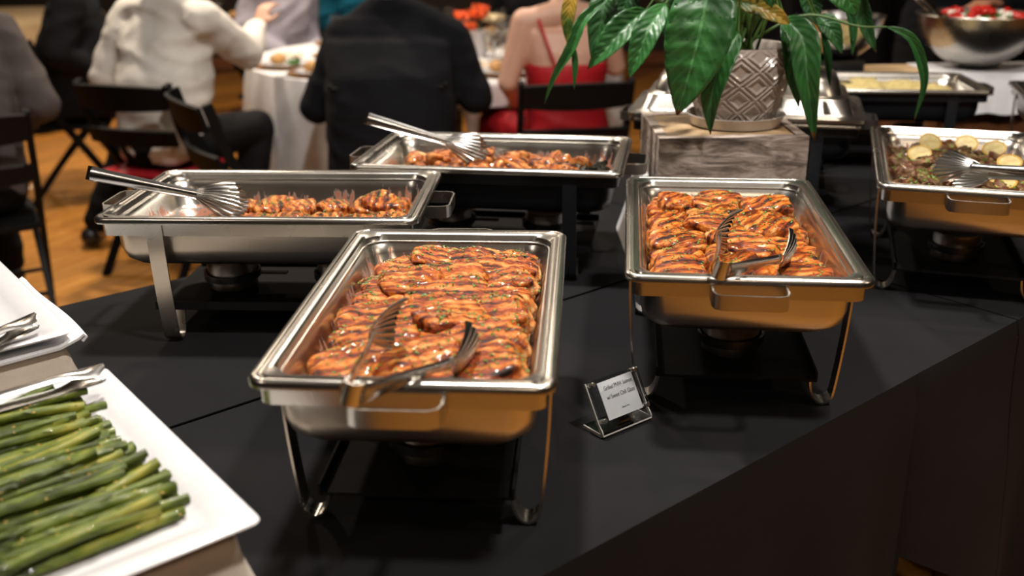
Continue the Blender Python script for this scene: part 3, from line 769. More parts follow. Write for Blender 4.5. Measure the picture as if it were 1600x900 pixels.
o = q.build('box_riser', M['white_cloth'], None, loc=(bc.x, bc.y, TZ), rot=(0, 0, bang)); tag(o, 'white cloth-covered riser under the weathered wooden box', 'riser')

PB = onz(1148, 191, 1.012); SZ = 1.010
sauc = MB(); sauc.lathe([(.082, 0), (.092, .002), (.0995, .021), (.1015, .0235), (.0985, .024), (.095, .021), (.087, .007), (0, .006)], 64, cap1=False)
o = sauc.build('plant_saucer', M['saucer'], None, loc=(PB.x, PB.y, SZ)); tag(o, 'round taupe saucer under the plant pot on the wooden box', 'saucer')
plant = empty('potted_plant', (PB.x, PB.y, SZ + .0065))
q = MB(); NA, NZ = 288, 110; Hp = .155; L = []
def potr(t): return .070 + .033 * math.sin(min(1, t * 1.15) * PI / 2) ** .9 - .004 * max(0, t - .8) / .2
def relief(u, v):   # u around (cells), v up (rows): nested diamond scales
    a = u + v; b = u - v; fa, fb = a - math.floor(a), b - math.floor(b)
    dd = min(fa, 1 - fa, fb, 1 - fb)      # distance to the nearest diamond edge
    h = 0
    for c, w in ((.0, .060), (.19, .050)):
        h = max(h, math.exp(-((dd - c) / w) ** 2))
    return h
for i in range(NZ + 1):
    t = i / NZ; r = potr(t); l = []
    for k in range(NA):
        a = 2 * PI * k / NA; e = relief(k / NA * 9, t * 2.75) * .0046 * min(1, t * 12) * min(1, (1 - t) * 9)
        l.append(V(((r + e) * math.cos(a), (r + e) * math.sin(a), t * Hp)))
    L.append(l)
for r, z in ((potr(1) - .006, Hp), (potr(1) - .009, Hp - .004), (potr(1) - .012, Hp - .035)): L.append([V((r * math.cos(2 * PI * k / NA), r * math.sin(2 * PI * k / NA), z)) for k in range(NA)])
q.loops(L, True, False); q.build('pot', M['pot'], plant)
q = MB(); G = []; q.lathe([(.092, Hp - .03), (.06, Hp - .026), (0, Hp - .024)], 40, cap1=False); q.build('soil', M['soil'], plant)
PO = V((PB.x, PB.y, SZ + .0065)); PT = PO + V((0, 0, Hp - .02))
def leaf(pts, width, mat, nrm=(-.15, -1, .55), fold=.25, stem=None, tw=0):
    """pts: world midrib base->tip"""
    C = bez(pts, 8); n = len(C); G = []; uv = []
    N = V(nrm).normalized()
    for i, p in enumerate(C):
        t = i / (n - 1); tn = (C[min(i + 1, n - 1)] - C[max(i - 1, 0)]).normalized(); nn = Matrix.Rotation(tw * (t - .3), 3, tn) @ N
        w = tn.cross(nn); w = w.normalized() if w.length > 1e-3 else V((1, 0, 0)); up = w.cross(tn)
        hw = width * .5 * max(.02, (math.sin(PI * min(1, t ** .72)) ** .85) if 0 < t < 1 else 0)
        row = []
        for j in range(-5, 6):
            b = j / 5; row.append(p - PO + w * hw * b * math.cos(fold) + up * (abs(b) * hw * math.sin(fold) * .9 + .0022 * hw / .04 * math.sin(i * 2.2 - abs(b) * 3)))
        G.append(row)
    q = MB(); q.sheet(G, .0008)
    me = bpy.data.meshes.new('leaf'); me.from_pydata([tuple(v) for v in q.v], [], q.f)
    ul = me.uv_layers.new(name='UVMap'); tot = n * 11
    for lp in me.loops:
        k = lp.vertex_index % tot; ul.data[lp.index].uv = ((k % 11) / 10, (k // 11) / (n - 1))
    bm = bmesh.new(); bm.from_mesh(me); bmesh.ops.recalc_face_normals(bm, faces=bm.faces); bm.to_mesh(me); bm.free()
    me.materials.append(mat); me.polygons.foreach_set('use_smooth', [True] * len(me.polygons))
    o = link('leaf', me, plant)
    root = PT + V((random.uniform(-.03, .03), random.uniform(-.03, .03), -.005)); b0 = V(pts[0])
    if stem is None:
        mid = root.lerp(b0, .55) + V((0, 0, .10 + .15 * (b0 - root).length)); sp_ = [root, mid, b0]
    else: sp_ = [root] + [V(s) for s in stem] + [b0]
    s = MB(); cs = bez([p - PO for p in sp_], 7); s.tube(cs, [.0035 - .0015 * k / (len(cs) - 1) for k in range(len(cs))], 6); s.build('stem', M['stem'], o)
    return o
def P(l): return [ony(u, v, y) for u, v, y in l]
y0 = PB.y
lf, ld_, lo_ = M['leaf'], M['leaf_dark'], M['leaf_olive']
LV = [  # (u, v, world y) along the midrib, width px, material, fold, twist
    ([(1112, -45, y0 - .16), (1098, 30, y0 - .20), (1078, 110, y0 - .21), (1058, 180, y0 - .20)], 96, lf, .18, .3),
    ([(1154, 50, y0 - .13), (1128, 95, y0 - .17), (1112, 150, y0 - .18), (1110, 210, y0 - .17)], 44, lf, .55, .6),
    ([(1040, 6, y0 - .06), (1014, 45, y0 - .10), (998, 85, y0 - .11), (983, 122, y0 - .11)], 42, lf, .4, .3),
    ([(1052, -30, y0 + .02), (1050, 30, y0), (1052, 78, y0 - .01)], 44, ld_, .3, 0),
    ([(1010, 15, y0 - .02), (975, 45, y0 - .05), (945, 80, y0 - .06), (918, 108, y0 - .05)], 46, lf, .5, .5),
    ([(948, -20, y0 + .05), (940, 30, y0 + .03), (925, 98, y0 + .02)], 44, ld_, .35, .2),
    ([(952, -5, y0 - .02), (912, 32, y0 - .05), (893, 78, y0 - .06), (868, 122, y0 - .05), (851, 162, y0 - .04)], 24, lf, .8, .8),
    ([(896, -20, y0 + .02), (888, 25, y0 + .01), (886, 68, y0 + .01)], 24, lo_, .5, .2),
    ([(896, 70, y0 + .0), (899, 105, y0), (897, 140, y0)], 12, lf, .7, .3),
    ([(1222, 28, y0 - .08), (1253, 60, y0 - .11), (1262, 130, y0 - .13), (1273, 222, y0 - .12)], 46, lf, .45, .4),
    ([(1226, 26, y0 - .05), (1238, 70, y0 - .08), (1240, 120, y0 - .09), (1248, 168, y0 - .09)], 36, lf, .5, -.3),
    ([(1278, 25, y0 + .02), (1298, 45, y0), (1316, 84, y0 - .01)], 30, ld_, .4, .2),
    ([(1283, 50, y0 + .0), (1293, 90, y0 - .01), (1297, 136, y0 - .01)], 18, ld_, .9, .6),
    ([(1292, -35, y0 - .08), (1320, -8, y0 - .10), (1338, 24, y0 - .10)], 50, lf, .35, .2),
    ([(1318, 0, y0 + .02), (1332, 40, y0 + .01), (1332, 88, y0)], 18, ld_, .8, .4),
    ([(1345, -10, y0 + .03), (1352, 40, y0 + .02), (1369, 82, y0 + .01)], 24, ld_, .6, .3),
    ([(1385, 42, y0 - .02), (1420, 60, y0 - .03), (1438, 95, y0 - .03), (1444, 135, y0 - .03), (1428, 190, y0 - .02)], 19, lf, .7, .9),
    ([(1142, 0, y0 - .06), (1180, 10, y0 - .08), (1214, 25, y0 - .09), (1236, 40, y0 - .09)], 30, lo_, .4, .2),
    ([(1190, -28, y0 - .12), (1202, -8, y0 - .14), (1206, 12, y0 - .14)], 26, lf, .4, .2),
    ([(1000, -30, y0 + .06), (975, 10, y0 + .06), (968, 45, y0 + .05)], 40, ld_, .3, .1),
    ([(1270, -30, y0 + .06), (1268, 5, y0 + .06), (1276, 40, y0 + .05)], 34, ld_, .3, .1),
]
for k, (pl, wpx, mt, fd, tw) in enumerate(LV):
    pts = P(pl); dist = (pts[0] - CAM).length; st = None
    if k == 16: st = [ony(1250, 25, y0), ony(1340, 41, y0 - .02)]
    if k == 8: st = [ony(1000, -10, y0), ony(905, 30, y0)]
    leaf(pts, wpx / FPX * dist * 1.05, mt, fold=fd, tw=tw, stem=st)
random.seed(21)
for k in range(16):      # crown above the frame and the back of the plant
    a = random.uniform(0, 2 * PI); rr = random.uniform(.08, .24); h = random.uniform(.14, .34)
    d = V((math.cos(a), math.sin(a), 0)); b0 = PT + d * rr * .5 + V((0, 0, h))
    if d.y < -.2: h += .12; b0.z += .12
    pts = [b0, b0 + d * .07 + V((0, 0, .035)), b0 + d * .15 + V((0, 0, .01)), b0 + d * .22 + V((0, 0, -.07))]
    leaf(pts, random.uniform(.05, .09), random.choice((lf, ld_, lf)), nrm=(0, 0, 1), fold=.3, tw=rj(.3))
for k in range(7):
    a = random.uniform(0, 2 * PI); s = MB(); r0 = PT + V((.04 * math.cos(a), .04 * math.sin(a), 0)) - PO
    s.tube(bez([r0, r0 * 1 + V((.03 * math.cos(a), .03 * math.sin(a), .09)), r0 + V((.09 * math.cos(a), .09 * math.sin(a), .2))], 5), .003, 6); s.build('stem', M['stem'], plant)
tag(plant, 'leafy green peace lily in a taupe scale-patterned ceramic pot', 'plant')

# ------------------------------------------------------------------ acrylic sign
s0 = onz(942, 686, TZ); s1 = onz(1017, 655, TZ); sd = (s1 - s0); SW = sd.length; sa = math.atan2(sd.y, sd.x)
sign = empty('sign_holder', (s0 + sd / 2 + V((0, 0, 0))).to_tuple(), sa)
SH, ST, tilt = .074, .0045, R(31)
Ms = Matrix.Rotation(-tilt, 3, 'X')
q = MB(); up_ = V((0, math.sin(tilt), math.cos(tilt))); prof = bez([V((0, .040, .0028)), V((0, .012, .0028)), V((0, .003, .0035)), V((0, .002, .008)) , V((0, .002, .004)) + up_ * .02, V((0, .002, .004)) + up_ * SH], 5)
q.ribbon(prof, SW, ST, (1, 0, 0)); q.build('bent_back', M['acrylic'], sign, angle=60)
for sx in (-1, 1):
    q = MB(); q.ribbon([p + V((sx * SW / 2, 0, 0)) for p in prof], .0016, ST * 1.02, (1, 0, 0)); q.build('edge_glint', M['acrylic_edge'], sign, angle=60)  # edge light painted as pale strips along the bent sheet
q = MB(); q.tube([V((-SW / 2, -.001, .0035)), V((SW / 2, -.001, .0035))], .0012, 6); q.build('edge_glint', M['acrylic_edge'], sign)
def onp(x, h, o=0):  # point on the slanted front, o proud of it
    return V((x, .002, .004)) + up_ * h + V((0, -math.cos(tilt), math.sin(tilt))) * o
q = MB(); Mr = Matrix.Rotation(-tilt, 3, 'X'); q.box(onp(0, SH * .60, .0085), (SW * .98, .0025, SH * .82), Mr); q.build('front_plate', M['acrylic'], sign, False)
cw, chh = SW * .70, SH * .72
q = MB(); q.box(onp(.003, SH * .575, .0050), (cw, .0006, chh), Mr); card = q.build('card', M['white_card'], sign, False)
for sx in (-1, 1):
    for hh in (.24, .94):
        q = MB(); c = onp(sx * SW * .43, SH * hh, 0); d = V((0, -math.cos(tilt), math.sin(tilt))); q.tube([c - d * .004, c + d * .0105, c + d * .0120], [.0038, .0038, .0028], 16); q.build('standoff', M['acrylic_white'], sign)
def text(body, size, x, h, parent, sx=1):
    cu_ = bpy.data.curves.new('lettering', 'FONT'); cu_.body = body; cu_.size = size; cu_.align_x = 'CENTER'; cu_.align_y = 'CENTER'; cu_.extrude = .00008
    to = bpy.data.objects.new('tmp', cu_); COL.objects.link(to); bpy.context.view_layer.update()
    me = bpy.data.meshes.new_from_object(to.evaluated_get(bpy.context.evaluated_depsgraph_get())); COL.objects.unlink(to); bpy.data.objects.remove(to)
    me.materials.clear(); me.materials.append(M['ink']); o = link('lettering', me, parent)
    o.location = onp(x, h, .0056); o.rotation_euler = (PI / 2 - tilt, 0, 0); o.scale = (sx, 1, 1)
text('Grilled PNW Salmon', .0086, .0055, SH * .795, card, .72); text('w/ Sweet Chili Glaze', .0086, .0055, SH * .615, card, .72); text('Gluten Free', .0036, .006, SH * .36, card, .8)
tag(sign, 'small clear acrylic sign stand with a white card reading Grilled PNW Salmon', 'sign')

# ------------------------------------------------------------------ asparagus platters and their risers
PZ = .872
k0 = onz(412, 812, PZ); k1 = onz(165, 572, PZ); kv = (k1 - k0); KL = kv.length; kv.normalize(); kn = V((-kv.y, kv.x, 0))   # kn points away to the left
pa = math.atan2(kv.y, kv.x); KD = .30
def platter(name, origin, L, D, label, group):
    """origin = corner, +x along kv, +y along kn; rim height 0"""
    t = empty(name, origin + kv * L / 2 + kn * D / 2, pa); q = MB(); a, b = L / 2, D / 2
    prof = [(-.055, -.022, .03), (-.050, -.022, .03), (-.028, -.012, .018), (-.002, -.005, .012), (0, -.002, .012), (-.001, 0, .012), (-.004, .0008, .012), (-.030, -.0035, .02), (-.036, -.008, .02), (-.05, -.0125, .02), (-.07, -.0135, .02)]
    q.loops([rrect(a + d, b + d, r, z, 5) for d, z, r in prof]); me = q.mesh(name, M['porcelain'], angle=50)
    COL.objects.unlink(t); bpy.data.objects.remove(t)
    o = link(name, me, None, origin + kv * L / 2 + kn * D / 2, (0, 0, pa)); tag(o, label, 'platter', group); return o
# kn must point to the left of the photograph
if kn.x > 0: kn = -kn
pl1 = platter('serving_platter', k0, KL, KD, 'white rectangular platter piled with asparagus', 'white platters')
PZ2 = .905
k2 = onz(115, 517, PZ2)
pl2 = platter('serving_platter', k2, .46, KD, 'white rectangular platter with a steel utensil, raised beside the dark table edge', 'white platters')
def riser(name, origin, L, D, top, inset, flare, mat, label):
    q = MB(); c = origin + kv * L / 2 + kn * D / 2
    z0 = TZ; h = top - z0
    q.loops([rrect(L / 2 - inset + e, D / 2 - inset + e, .012 + max(0, e) * .6, z, 5) for e, z in ((flare, 0), (flare * .55, h * .35), (flare * .2, h * .75), (.004, h - .006), (0, h), (-.03, h))])
    o = q.build(name, mat, None, loc=(c.x, c.y, z0), rot=(0, 0, pa)); tag(o, label, 'riser')
riser('platter_riser', k0, KL, KD, PZ - .0225, .022, .035, M['cream_cloth'], 'cream cloth-covered riser under the asparagus platter')
riser('platter_riser', k2, .46, KD, PZ2 - .0225, .012, .050, M['cream_cloth'], 'cream cloth-covered riser under the platter with the steel utensil')
# folded white napkin under the second platter, peeking out along its edge
nk = MB(); NZ2 = PZ2 - .020; nL = .30; G = []
for i in range(24):
    x = .0 + nL * i / 23; e = -.012 - .003 * math.sin(i * .25); G.append([k2 + kv * x + kn * yy + V((0, 0, zz)) for yy, zz in ((.10, -.021), (.02, -.0205), (e + .008, -.0135), (e, -.009), (e - .003, -.0125), (e + .003, -.018))])
nk.sheet(G, .0035); o = nk.build('napkin', M['white_cloth']); tag(o, 'folded white napkin edge sticking out under the raised platter', 'napkin')
# asparagus spears
random.seed(5)
def spear_mesh(i, Ls):
    q = MB(); n = 20; r0 = random.uniform(.0048, .0066); bend = rj(.010); pts = []; rad = []
    for k in range(n + 1):
        t = k / n; x = Ls / 2 - Ls * t                      # cut end at +x, tip at -x
        pts.append(V((x, bend * (1 - (2 * t - 1) ** 2), .0012 * noise.noise(V((x * 40, i, 0))))))
        if t < .68: r = r0 * (1 - .18 * t)
        else: s = (t - .68) / .32; r = r0 * (.88 + .22 * math.sin(min(1, s * 1.4) * PI / 2.2)) * (1 - s ** 2.6) ** .5
        rad.append(max(.0006, r))
    q.tube(pts, rad, 9)
    for k in range(3 + (i % 2)):                          # bracts along the stalk
        t = .15 + .16 * k + rj(.03); a = rj(PI); x = Ls / 2 - Ls * t; c = V((x, bend * (1 - (2 * t - 1) ** 2), 0)); o = V((0, math.cos(a), math.sin(a))); w = V((0, -math.sin(a), math.cos(a))); r = r0 * .99
        q.add([c + o * r - w * r * .55, c + o * r + w * r * .55, c + o * (r + .0014) + V((-.010, 0, 0)), c + o * (r * .9) + V((.002, 0, 0))], [(0, 1, 2), (0, 2, 3), (1, 3, 2)])
    me = q.mesh('stalk', M['asparagus'])
    b = MB()
    for k in range(22):                                   # overlapping scales of the tip
        t = .70 + .27 * k / 21; a = k * 2.4; x = Ls / 2 - Ls * t; s = (t - .68) / .32; rr = r0 * (1.02) * (1 - s ** 2.6) ** .5; c = V((x, bend * (1 - (2 * t - 1) ** 2), 0))
        o = V((0, math.cos(a), math.sin(a))); w = V((0, -math.sin(a), math.cos(a))); z = V((-.014, 0, 0))
        b.add([c + o * rr * .8 - w * rr * .6 + V((.004, 0, 0)), c + o * rr * .8 + w * rr * .6 + V((.004, 0, 0)), c + o * (rr * 1.18) - w * rr * .4 + z * .5, c + o * (rr * 1.18) + w * rr * .4 + z * .5, c + o * rr * .75 + z], [(0, 1, 3, 2), (2, 3, 4)])
    return me, b.mesh('tip', M['asparagus'])
SP = [spear_mesh(i, random.uniform(.185, .215)) for i in range(9)]
def spear(origin, x, y, z, ang, tilt, i, label, group, s=1.0, roll=1.0):
    """x along kv, y along kn from the platter corner; stalk axis points from left (tips) to right (cut ends)"""
    p = origin + kv * x + kn * y; t = empty('asparagus_spear', (p.x, p.y, z)); a = math.atan2(-kn.y, -kn.x) + ang
    t.rotation_euler = (rj(3) * roll, tilt, a); t.scale = (s, s, s); me, tm = SP[i % len(SP)]
    link('stalk', me, t); link('tip', tm, t); tag(t, label, 'asparagus', group); return t
allsp = []
AL, AG = 'roasted green asparagus spear on the large white platter', 'asparagus spears on the platter'
base = PZ - .0112
nS = 34
for k in range(nS):       # bottom layer
    x = .066 + (KL - .134) * k / (nS - 1); allsp.append(spear(k0, x, .150 + rj(.012) + .008 * (k % 2), base + .0060, rj(.07) + .05, 0, k, AL, AG, 1.0, .06))
for k in range(28):       # second layer
    x = .068 + (KL - .13) * k / 27 + rj(.004); allsp.append(spear(k0, x, .165 + rj(.02), base + .0165, rj(.10) + .04, rj(.03), k + 3, AL, AG))
for k in range(20):       # a few on top
    x = .078 + (KL - .15) * k / 19 + rj(.008); allsp.append(spear(k0, x, .17 + rj(.025), base + .0265, rj(.14) + .04, rj(.04), k + 5, AL, AG, .96))
bpy.context.view_layer.update()
def bits_on(spears, n, size, mat, name, label, cat, rx, ry):
    vs = []; fs = []
    for e in spears:
        ch = e.children[0]; n0 = len(vs); mw = e.matrix_world; vs += [mw @ v.co for v in ch.data.vertices]; fs += [[n0 + i for i in p.vertices] for p in ch.data.polygons]
    t = BVHTree.FromPolygons(vs, fs); q = MB()
    for _ in range(n):
        p = k0 + kv * random.uniform(*rx) + kn * random.uniform(*ry) + V((0, 0, .2)); h = t.ray_cast(p, V((0, 0, -1)))
        if h[0] is None: continue
        s = size * random.uniform(.5, 1.4); a = V((random.gauss(0, 1), random.gauss(0, 1), 0)).normalized(); b = a.cross(h[1]).normalized(); c = h[0]
        q.add([c + a * s, c + b * s * .7, c - a * s, c - b * s * .7, c + h[1] * s * .7], [(0, 1, 4), (1, 2, 4), (2, 3, 4), (3, 0, 4)])
    o = q.build(name, mat, smooth=False); tag(o, label, cat, kind='stuff')
bits_on(allsp, 260, .0021, M['garlic'], 'garlic_bits', 'golden bits of garlic sprinkled over the asparagus', 'garlic', (.05, KL - .04), (.05, .27))
# spears on the second platter (their cut ends just reach into the picture)
for k, (x, y, z) in enumerate(((.085, .165, 0), (.10, .17, 0), (.118, .165, 0), (.135, .172, 0), (.105, .165, .013), (.122, .175, .013), (.15, .17, 0), (.168, .175, 0))):
    p = onz(10, 482, PZ2 - .005)
    spear(k2, x, y + .045, PZ2 - .0125 + .0150 + z, rj(.12), .075, k, 'green asparagus spear on the raised platter with the steel utensil', 'asparagus spears on the raised platter')
# steel utensil with flared paddle ends
def paddle_tongs(end, back, label, spread=.010):
    t = empty('serving_tongs', end); X = (V(back) - V(end)).normalized(); Y = V((0, 0, 1)).cross(X).normalized(); Z = X.cross(Y); t.rotation_euler = Matrix((X, Y, Z)).transposed().to_euler()
    L = .27
    for s in (-1, 1):
        q = MB(); G = []
        for k in range(25):
            a = k / 24; x = a * L; w = .0085 + .0085 * math.exp(-((x - .022) / .020) ** 2) + .003 * a
            if x < .014: w *= math.sqrt(max(.03, 1 - ((.014 - x) / .015) ** 2))
            z = s * spread * (1 - .6 * a) - (.004 * math.exp(-((x - .02) / .02) ** 2)) * s
            G.append([V((x, (b - .5) * 2 * w, z + s * .004 * (1 - (2 * b - 1) ** 2))) for b in (0, .1, .3, .5, .7, .9, 1)])
        q.sheet(G, .0018); q.build('arm', M['steel_bright'], t)
    q = MB(); q.ribbon([(L - .004, 0, -spread * .4), (L + .008, 0, -spread * .35), (L + .012, 0, 0), (L + .008, 0, spread * .35), (L - .004, 0, spread * .4)], .022, .0018, (0, 1, 0)); q.build('spring_hinge', M['steel_bright'], t)
    tag(t, label, 'tongs'); return t
paddle_tongs(onz(162, 582, PZ + .027), onz(0, 628, PZ + .034), 'steel tongs with flared ends lying across the asparagus platter', .009)
paddle_tongs(onz(56, 500, PZ2 + .015), onz(0, 526, PZ2 + .015), 'steel tongs with flared ends lying on the raised platter', .008)

# ------------------------------------------------------------------ salad bowl corner
rb = empty('serving_riser', (1.40, 3.17, TZ), 0)
q = MB(); q.box((0, 0, .093), (.56, .20, .186)); q.build('box_body', M['brown_box'], rb, False)
q = MB(); q.box((0, 0, .189), (.58, .22, .012)); q.build('box_top', M['ply'], rb, False)
tag(rb, 'brown wooden riser box under the steel salad bowl', 'riser')
q = MB(); G = []
for i in range(20):
    x = 1.31 + .40 * i / 19; w = .012 * math.sin(i * 1.1)
    G.append([V((x, 3.28, .947)), V((x, 3.17, .947)), V((x, 3.058, .947)), V((x, 3.052 - abs(w) * .3, .935)), V((x, 3.046 - abs(w) * .6, .88)), V((x, 3.040 - abs(w), .825 + .004 * math.sin(i)))])
q.sheet(G, .003); o = q.build('cloth_runner', M['white_cloth']); tag(o, 'white cloth draped over the brown riser under the salad bowl', 'cloth')
BC = V((1.475, 3.165, .9492)); BR = .185
bowl = MB(); pr = []
for k in range(13):
    a = k / 12 * R(84); pr.append((BR * math.sin(a) * 1.0 if k else .03, .165 * (1 - math.cos(a)) / (1 - math.cos(R(84)))))
inn = [(r - .003, z + .002) for r, z in pr[::-1]]
bowl.lathe([(0.0, 0)] + pr + [(BR + .005, .166), (BR + .004, .1685)] + inn[:-1] + [(0, .003)], 56, cap0=False, cap1=False)
o = bowl.build('salad_bowl', M['steel'], None, loc=BC); tag(o, 'large stainless steel mixing bowl full of tomato salad', 'bowl')
random.seed(11)
q = MB()
for k in range(420):
    a = random.uniform(0, 2 * PI); rr = (BR - .03) * math.sqrt(random.random()); c = BC + V((rr * math.cos(a), rr * math.sin(a), .128 + .040 * (1 - (rr / BR) ** 2) + rj(.004))); s = random.uniform(.005, .011)
    A = V((random.gauss(0, 1), random.gauss(0, 1), random.gauss(0, .5))).normalized(); B = A.orthogonal().normalized(); Cc = A.cross(B)
    q.add([c + A * s, c + B * s * .6, c - A * s, c - B * s * .6, c + Cc * s * .4, c - Cc * s * .4], [(0, 1, 4), (1, 2, 4), (2, 3, 4), (3, 0, 4), (1, 0, 5), (2, 1, 5), (3, 2, 5), (0, 3, 5)])
o = q.build('salad_greens', M['green_leaf'], smooth=False); tag(o, 'chopped green leaves mixed through the tomato salad', 'salad', kind='stuff')
bed = MB(); bed.lathe([(0, .05), (.12, .06), (BR - .016, .125), (BR - .04, .140), (.07, .158), (0, .163)], 40, cap0=False, cap1=False); o = bed.build('salad_bed', M['green_leaf'], None, loc=BC); tag(o, 'bed of green salad filling the steel bowl', 'salad', kind='stuff')
TOM = [chunk_mesh('tomato_piece', .016, .012, .010, M['tomato'], i + 71, 4, 0, 2.3, .15) for i in range(3)]
CHZ = [chunk_mesh('cheese_crumb', .010, .009, .008, M['cheese'], i + 81, 3, 0, 2.6, .3) for i in range(3)]
for k in range(52):
    a = random.uniform(0, 2 * PI); rr = (BR - .04) * math.sqrt(random.random()); p = BC + V((rr * math.cos(a), rr * math.sin(a), .135 + .036 * (1 - (rr / BR) ** 2)))
    if k % 3: o = link('tomato_piece', TOM[k % 3], None, p, (rj(1), rj(1), rj(3))); tag(o, 'red tomato piece in the steel salad bowl', 'tomato', 'tomato pieces in the salad')
    else: o = link('cheese_crumb', CHZ[k % 3], None, p, (rj(1), rj(1), rj(3))); tag(o, 'white cheese crumb in the steel salad bowl', 'cheese', 'cheese crumbs in the salad')
# a second, plain steel bowl seen through the leaves: on the same riser's left, stands on an upturned crate
cr = MB(); sb = V((1.000, 3.050, TZ))
cr.box((0, 0, .125), (.13, .13, .25)); o = cr.build('bowl_riser', M['black_enamel'], None, False, loc=sb); tag(o, 'black block riser under the small steel bowl behind the plant', 'riser')
b2 = MB(); b2.lathe([(0, 0), (.05, 0), (.10, .04), (.125, .10), (.13, .125), (.134, .126), (.128, .128), (.12, .10), (.095, .045), (.04, .006), (0, .006)], 48, cap0=False, cap1=False); o = b2.build('steel_bowl', M['steel_bright'], None, loc=sb + V((0, 0, .2502))); tag(o, 'small empty steel bowl on a black riser behind the plant', 'bowl')

# ------------------------------------------------------------------ round guest table
def round_table(c, r, mat, label_t, label_c, seed, drop=.60, laps=()):
    t = empty('round_table', (c[0], c[1], 0)); w = MB(); w.lathe([(r - .02, .705), (r - .01, .715), (r - .01, .738), (r - .02, .742)], 48); w.build('tabletop', M['brown_box'], t)
    for k in range(4):
        a = k * PI / 2 + .6; w = MB(); w.tube([(r * .75 * math.cos(a), r * .75 * math.sin(a), 0), (r * .6 * math.cos(a), r * .6 * math.sin(a), .71)], .016); w.build('leg', M['black_plastic'], t)
    tag(t, label_t, 'table')
    q = MB(); G = []; n = 240
    for k in range(n + 1):
        a = 2 * PI * k / n; row = []; dp = drop
        for m_, w_ in laps:
            e = abs((a - m_ + PI) % (2 * PI) - PI) - w_; f_ = min(1, max(0, e / .06)); dp = min(dp, .10 + (drop - .10) * f_ * f_ * (3 - 2 * f_))
        for rr in (.02, .3, .6, .85, .97, 1.0): row.append(V((c[0] + r * rr * math.cos(a), c[1] + r * rr * math.sin(a), .745)))
        for j in range(1, 9):
            s = j / 8; sl = s * dp / drop; f = (math.sin(a * 19 + seed) + .5 * math.sin(a * 31)) * .030 * sl; rr = r + .012 + f + .05 * sl
            row.append(V((c[0] + rr * math.cos(a), c[1] + rr * math.sin(a), .745 - .004 - dp * s)))
        G.append(row)
    q.sheet(G, .003); o = q.build('tablecloth', mat, angle=60); tag(o, label_c, 'tablecloth')
TC = (-.38, 5.18); TR = .95
round_table(TC, TR, M['white_cloth'], 'round guest table under a white cloth', 'white cloth draped over the round guest table', 1, .68, ((-1.69, .31), (-.98, .33), (2.384, .30), (1.966, .30), (1.146, .30)))
TC2 = (-4.05, 7.6)
round_table(TC2, .95, M['beige_cloth'], 'round table under a beige cloth by the wall', 'beige cloth draped over the far round table', 2, .70)
TT = .7470
def wineglass(p, label, group, s=1.0, roll=1.0):
    q = MB(); q.lathe([(0, 0), (.033, 0), (.034, .002), (.006, .007), (.0035, .012), (.0035, .075), (.008, .085), (.030, .105), (.037, .135), (.033, .185), (.0315, .185), (.0355, .135), (.028, .107), (0, .088)], 24, cap0=False, cap1=False)
    if 'wg' not in CACHE: CACHE['wg'] = q.mesh('wine_glass', M['glass'])
    o = link('wine_glass', CACHE['wg'], None, p, None, (s, s, s)); tag(o, label, 'glass', group)
OCC = []
def spot(x, y, rad, fixed=False):
    # nearest free place on the guest table for a round footprint
    rs = random.Random(int(abs(x * 997 + y * 389) * 100)); px_, py_ = x, y
    for k in range(4000):
        if fixed or (math.hypot(px_ - TC[0], py_ - TC[1]) < TR - rad - .01 and all(math.hypot(px_ - u, py_ - v) > rad + w + .003 for u, v, w in OCC)): break
        g = .02 + .0005 * k; px_ = x + rs.uniform(-g, g); py_ = y + rs.uniform(-g, g)
    OCC.append((px_, py_, rad)); return V((px_, py_, TT))
def polar(a, rr): return TC[0] + rr * math.cos(a), TC[1] + rr * math.sin(a)
